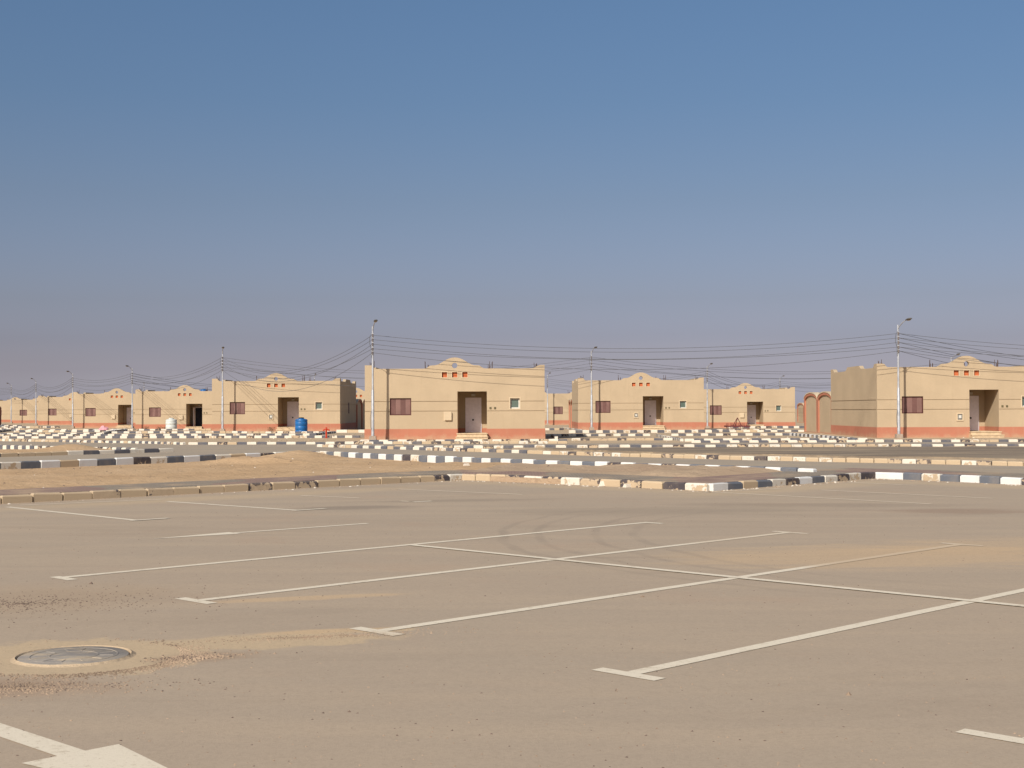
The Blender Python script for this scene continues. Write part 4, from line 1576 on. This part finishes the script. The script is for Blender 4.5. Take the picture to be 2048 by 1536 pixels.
# ------------------------------------------------------------------ harrow
x, y = G(1474, 863.5)
hr = empty("harrow", (x, y, 0), 0.12, label="dark red tined harrow with triangular hitch parked on the kerbs", cat="farm implement")
rs = random.Random(3)
m = MB()
for yy in (-.45, 0, .45):
    m.box(-.85, .85, yy - .04, yy + .04, .36, .44, 'harrow')
for xx in (-.83, -.3, .3, .83):
    m.box(xx - .035, xx + .035, -.41, .41, .40, .46, 'harrow')
m.build("frame", hr)
for i, yy in enumerate((-.45, 0, .45)):
    for k in range(6):
        xx = -.8 + k * .3 + i * .05
        m = MB()
        m.tube([(xx, yy, .62), (xx, yy, .36), (xx + .02, yy - .14, .22), (xx, yy - .05, .05), (xx, yy + .08, 0.0)], 0.02, 'harrow', 6)
        m.box(xx - .04, xx + .04, yy - .03, yy + .09, 0.0, 0.05, 'harrow')
        m.build("tine", hr)
m = MB()
for s in (-1, 1):
    m.tube([(s * .32, 0, .44), (0, -.06, 1.02)], 0.028, 'harrow', 8)
m.tube([(0, .42, .44), (0, -.06, 1.0)], 0.024, 'harrow', 8)
m.build("hitch", hr)


# ------------------------------------------------------------------ pile of cloth, sacks, broken kerb stones
def lump(name, x, y, z, sx_, sy_, sz_, mat, label, cat, seed):
    bm = bmesh.new()
    bmesh.ops.create_icosphere(bm, subdivisions=3, radius=1.0)
    for v in bm.verts:
        n = mnoise.noise(v.co * 1.7 + Vector((seed, seed * 2, 0)))
        n2 = mnoise.noise(v.co * 5.0 + Vector((seed, 0, seed)))
        k = 1 + 0.35 * n + 0.15 * n2
        v.co = Vector((v.co.x * k * sx_, v.co.y * k * sy_, max(-0.1, v.co.z * k) * sz_))
    me = bpy.data.meshes.new(name)
    bm.to_mesh(me)
    bm.free()
    me.materials.append(M[mat])
    o = bpy.data.objects.new(name, me)
    COL.objects.link(o)
    o.location = (x, y, z)
    tag(o, label, cat)
    return o


x, y = G(207, 862.5)
lump("cloth_heap", x, y, 0, .42, .3, .42, 'pink', "crumpled heap of pink cloth among the kerbs left of the white tank", "cloth", 2.0)
lump("sack", x + .75, y + .3, 0, .35, .25, .2, 'cloth_white', "pale sack lying right of the pink cloth heap", "sack", 4.0)
lump("sack", x - .6, y - .4, 0, .28, .22, .15, 'cloth_white', "flat pale sack lying left of the pink cloth heap", "sack", 7.0)

for (px, py, s, rz, lb) in [(932, 943.5, .09, .5, "broken white lump on the pavement strip below the striped kerb"),
                            (688, 970, .12, 1.1, "pale broken chunk at the foot of the bare lot kerb"),
                            (1722, 871, .16, .3, "single loose pale block by the red base of the right-hand house"),
                            (1213, 972.5, .20, 0.1, "flat white broken kerb piece lying at the lot kerb"),
                            (1255, 975.5, .12, 0.7, "small white broken kerb chip at the lot kerb"),
                            (152, 878, .2, 0.4, "loose pale block among the kerbs left of the white tank")]:
    x, y = G(px, py)
    m = MB()
    m.add([(-1, -.5, 0), (1, -.6, 0), (.9, .5, 0), (-.8, .6, 0), (-.8, -.35, .5), (.6, -.4, .75), (.7, .3, .6), (-.6, .4, .65)],
          [(0, 3, 2, 1), (4, 5, 6, 7), (0, 1, 5, 4), (1, 2, 6, 5), (2, 3, 7, 6), (3, 0, 4, 7)], 'debris_white')
    o = m.build("broken_stone")
    o.location = (x, y, 0.17 if px == 932 else 0.012)
    o.scale = (s, s, s)
    o.rotation_euler = (0, 0, rz)
    tag(o, lb, "stone")


def shrub(px, d, h, label, seed):
    rs = random.Random(seed)
    x, y = P(px, d)
    root = empty("shrub", (x, y, H(x, y)), label=label, cat="shrub", group="small dry shrubs by the houses")
    m = MB()
    for i in range(9):
        a, r = rs.uniform(0, 6.28), rs.uniform(.3, 1) * h * .7
        m.tube([(0, 0, 0), (math.cos(a) * r * .5, math.sin(a) * r * .5, h * rs.uniform(.4, .6)), (math.cos(a) * r, math.sin(a) * r, h * rs.uniform(.6, 1))], [.012, .008, .004], 'rust', 4)
    m.build("stems", root)
    m = MB()
    for i in range(170):
        a, r, z = rs.uniform(0, 6.28), h * .75 * rs.random() ** .6, rs.uniform(.1, 1.0) * h
        c = Vector((math.cos(a) * r, math.sin(a) * r, z))
        u = Vector((rs.uniform(-1, 1), rs.uniform(-1, 1), rs.uniform(-1, 1))).normalized() * .035
        w = Vector((rs.uniform(-1, 1), rs.uniform(-1, 1), rs.uniform(-1, 1))).normalized() * .02
        m.add([c - u, c + w, c + u, c - w], [(0, 1, 2, 3)], 'leaf')
    o = m.build("leaves", root)
    o["kind"] = "stuff"


M['leaf'] = simple("dry_leaf", (0.07, 0.075, 0.03), 0.9)
shrub(543, 105, 0.42, "small dark shrub left of the blue tank house porch step", 1)
shrub(292, 140, 0.45, "low dark shrub just left of the white tank, first of three", 2)
shrub(319, 139, 0.42, "low dark shrub just left of the white tank, middle of three", 3)
shrub(329, 138, 0.40, "low dark shrub touching the white tank on its left", 4)
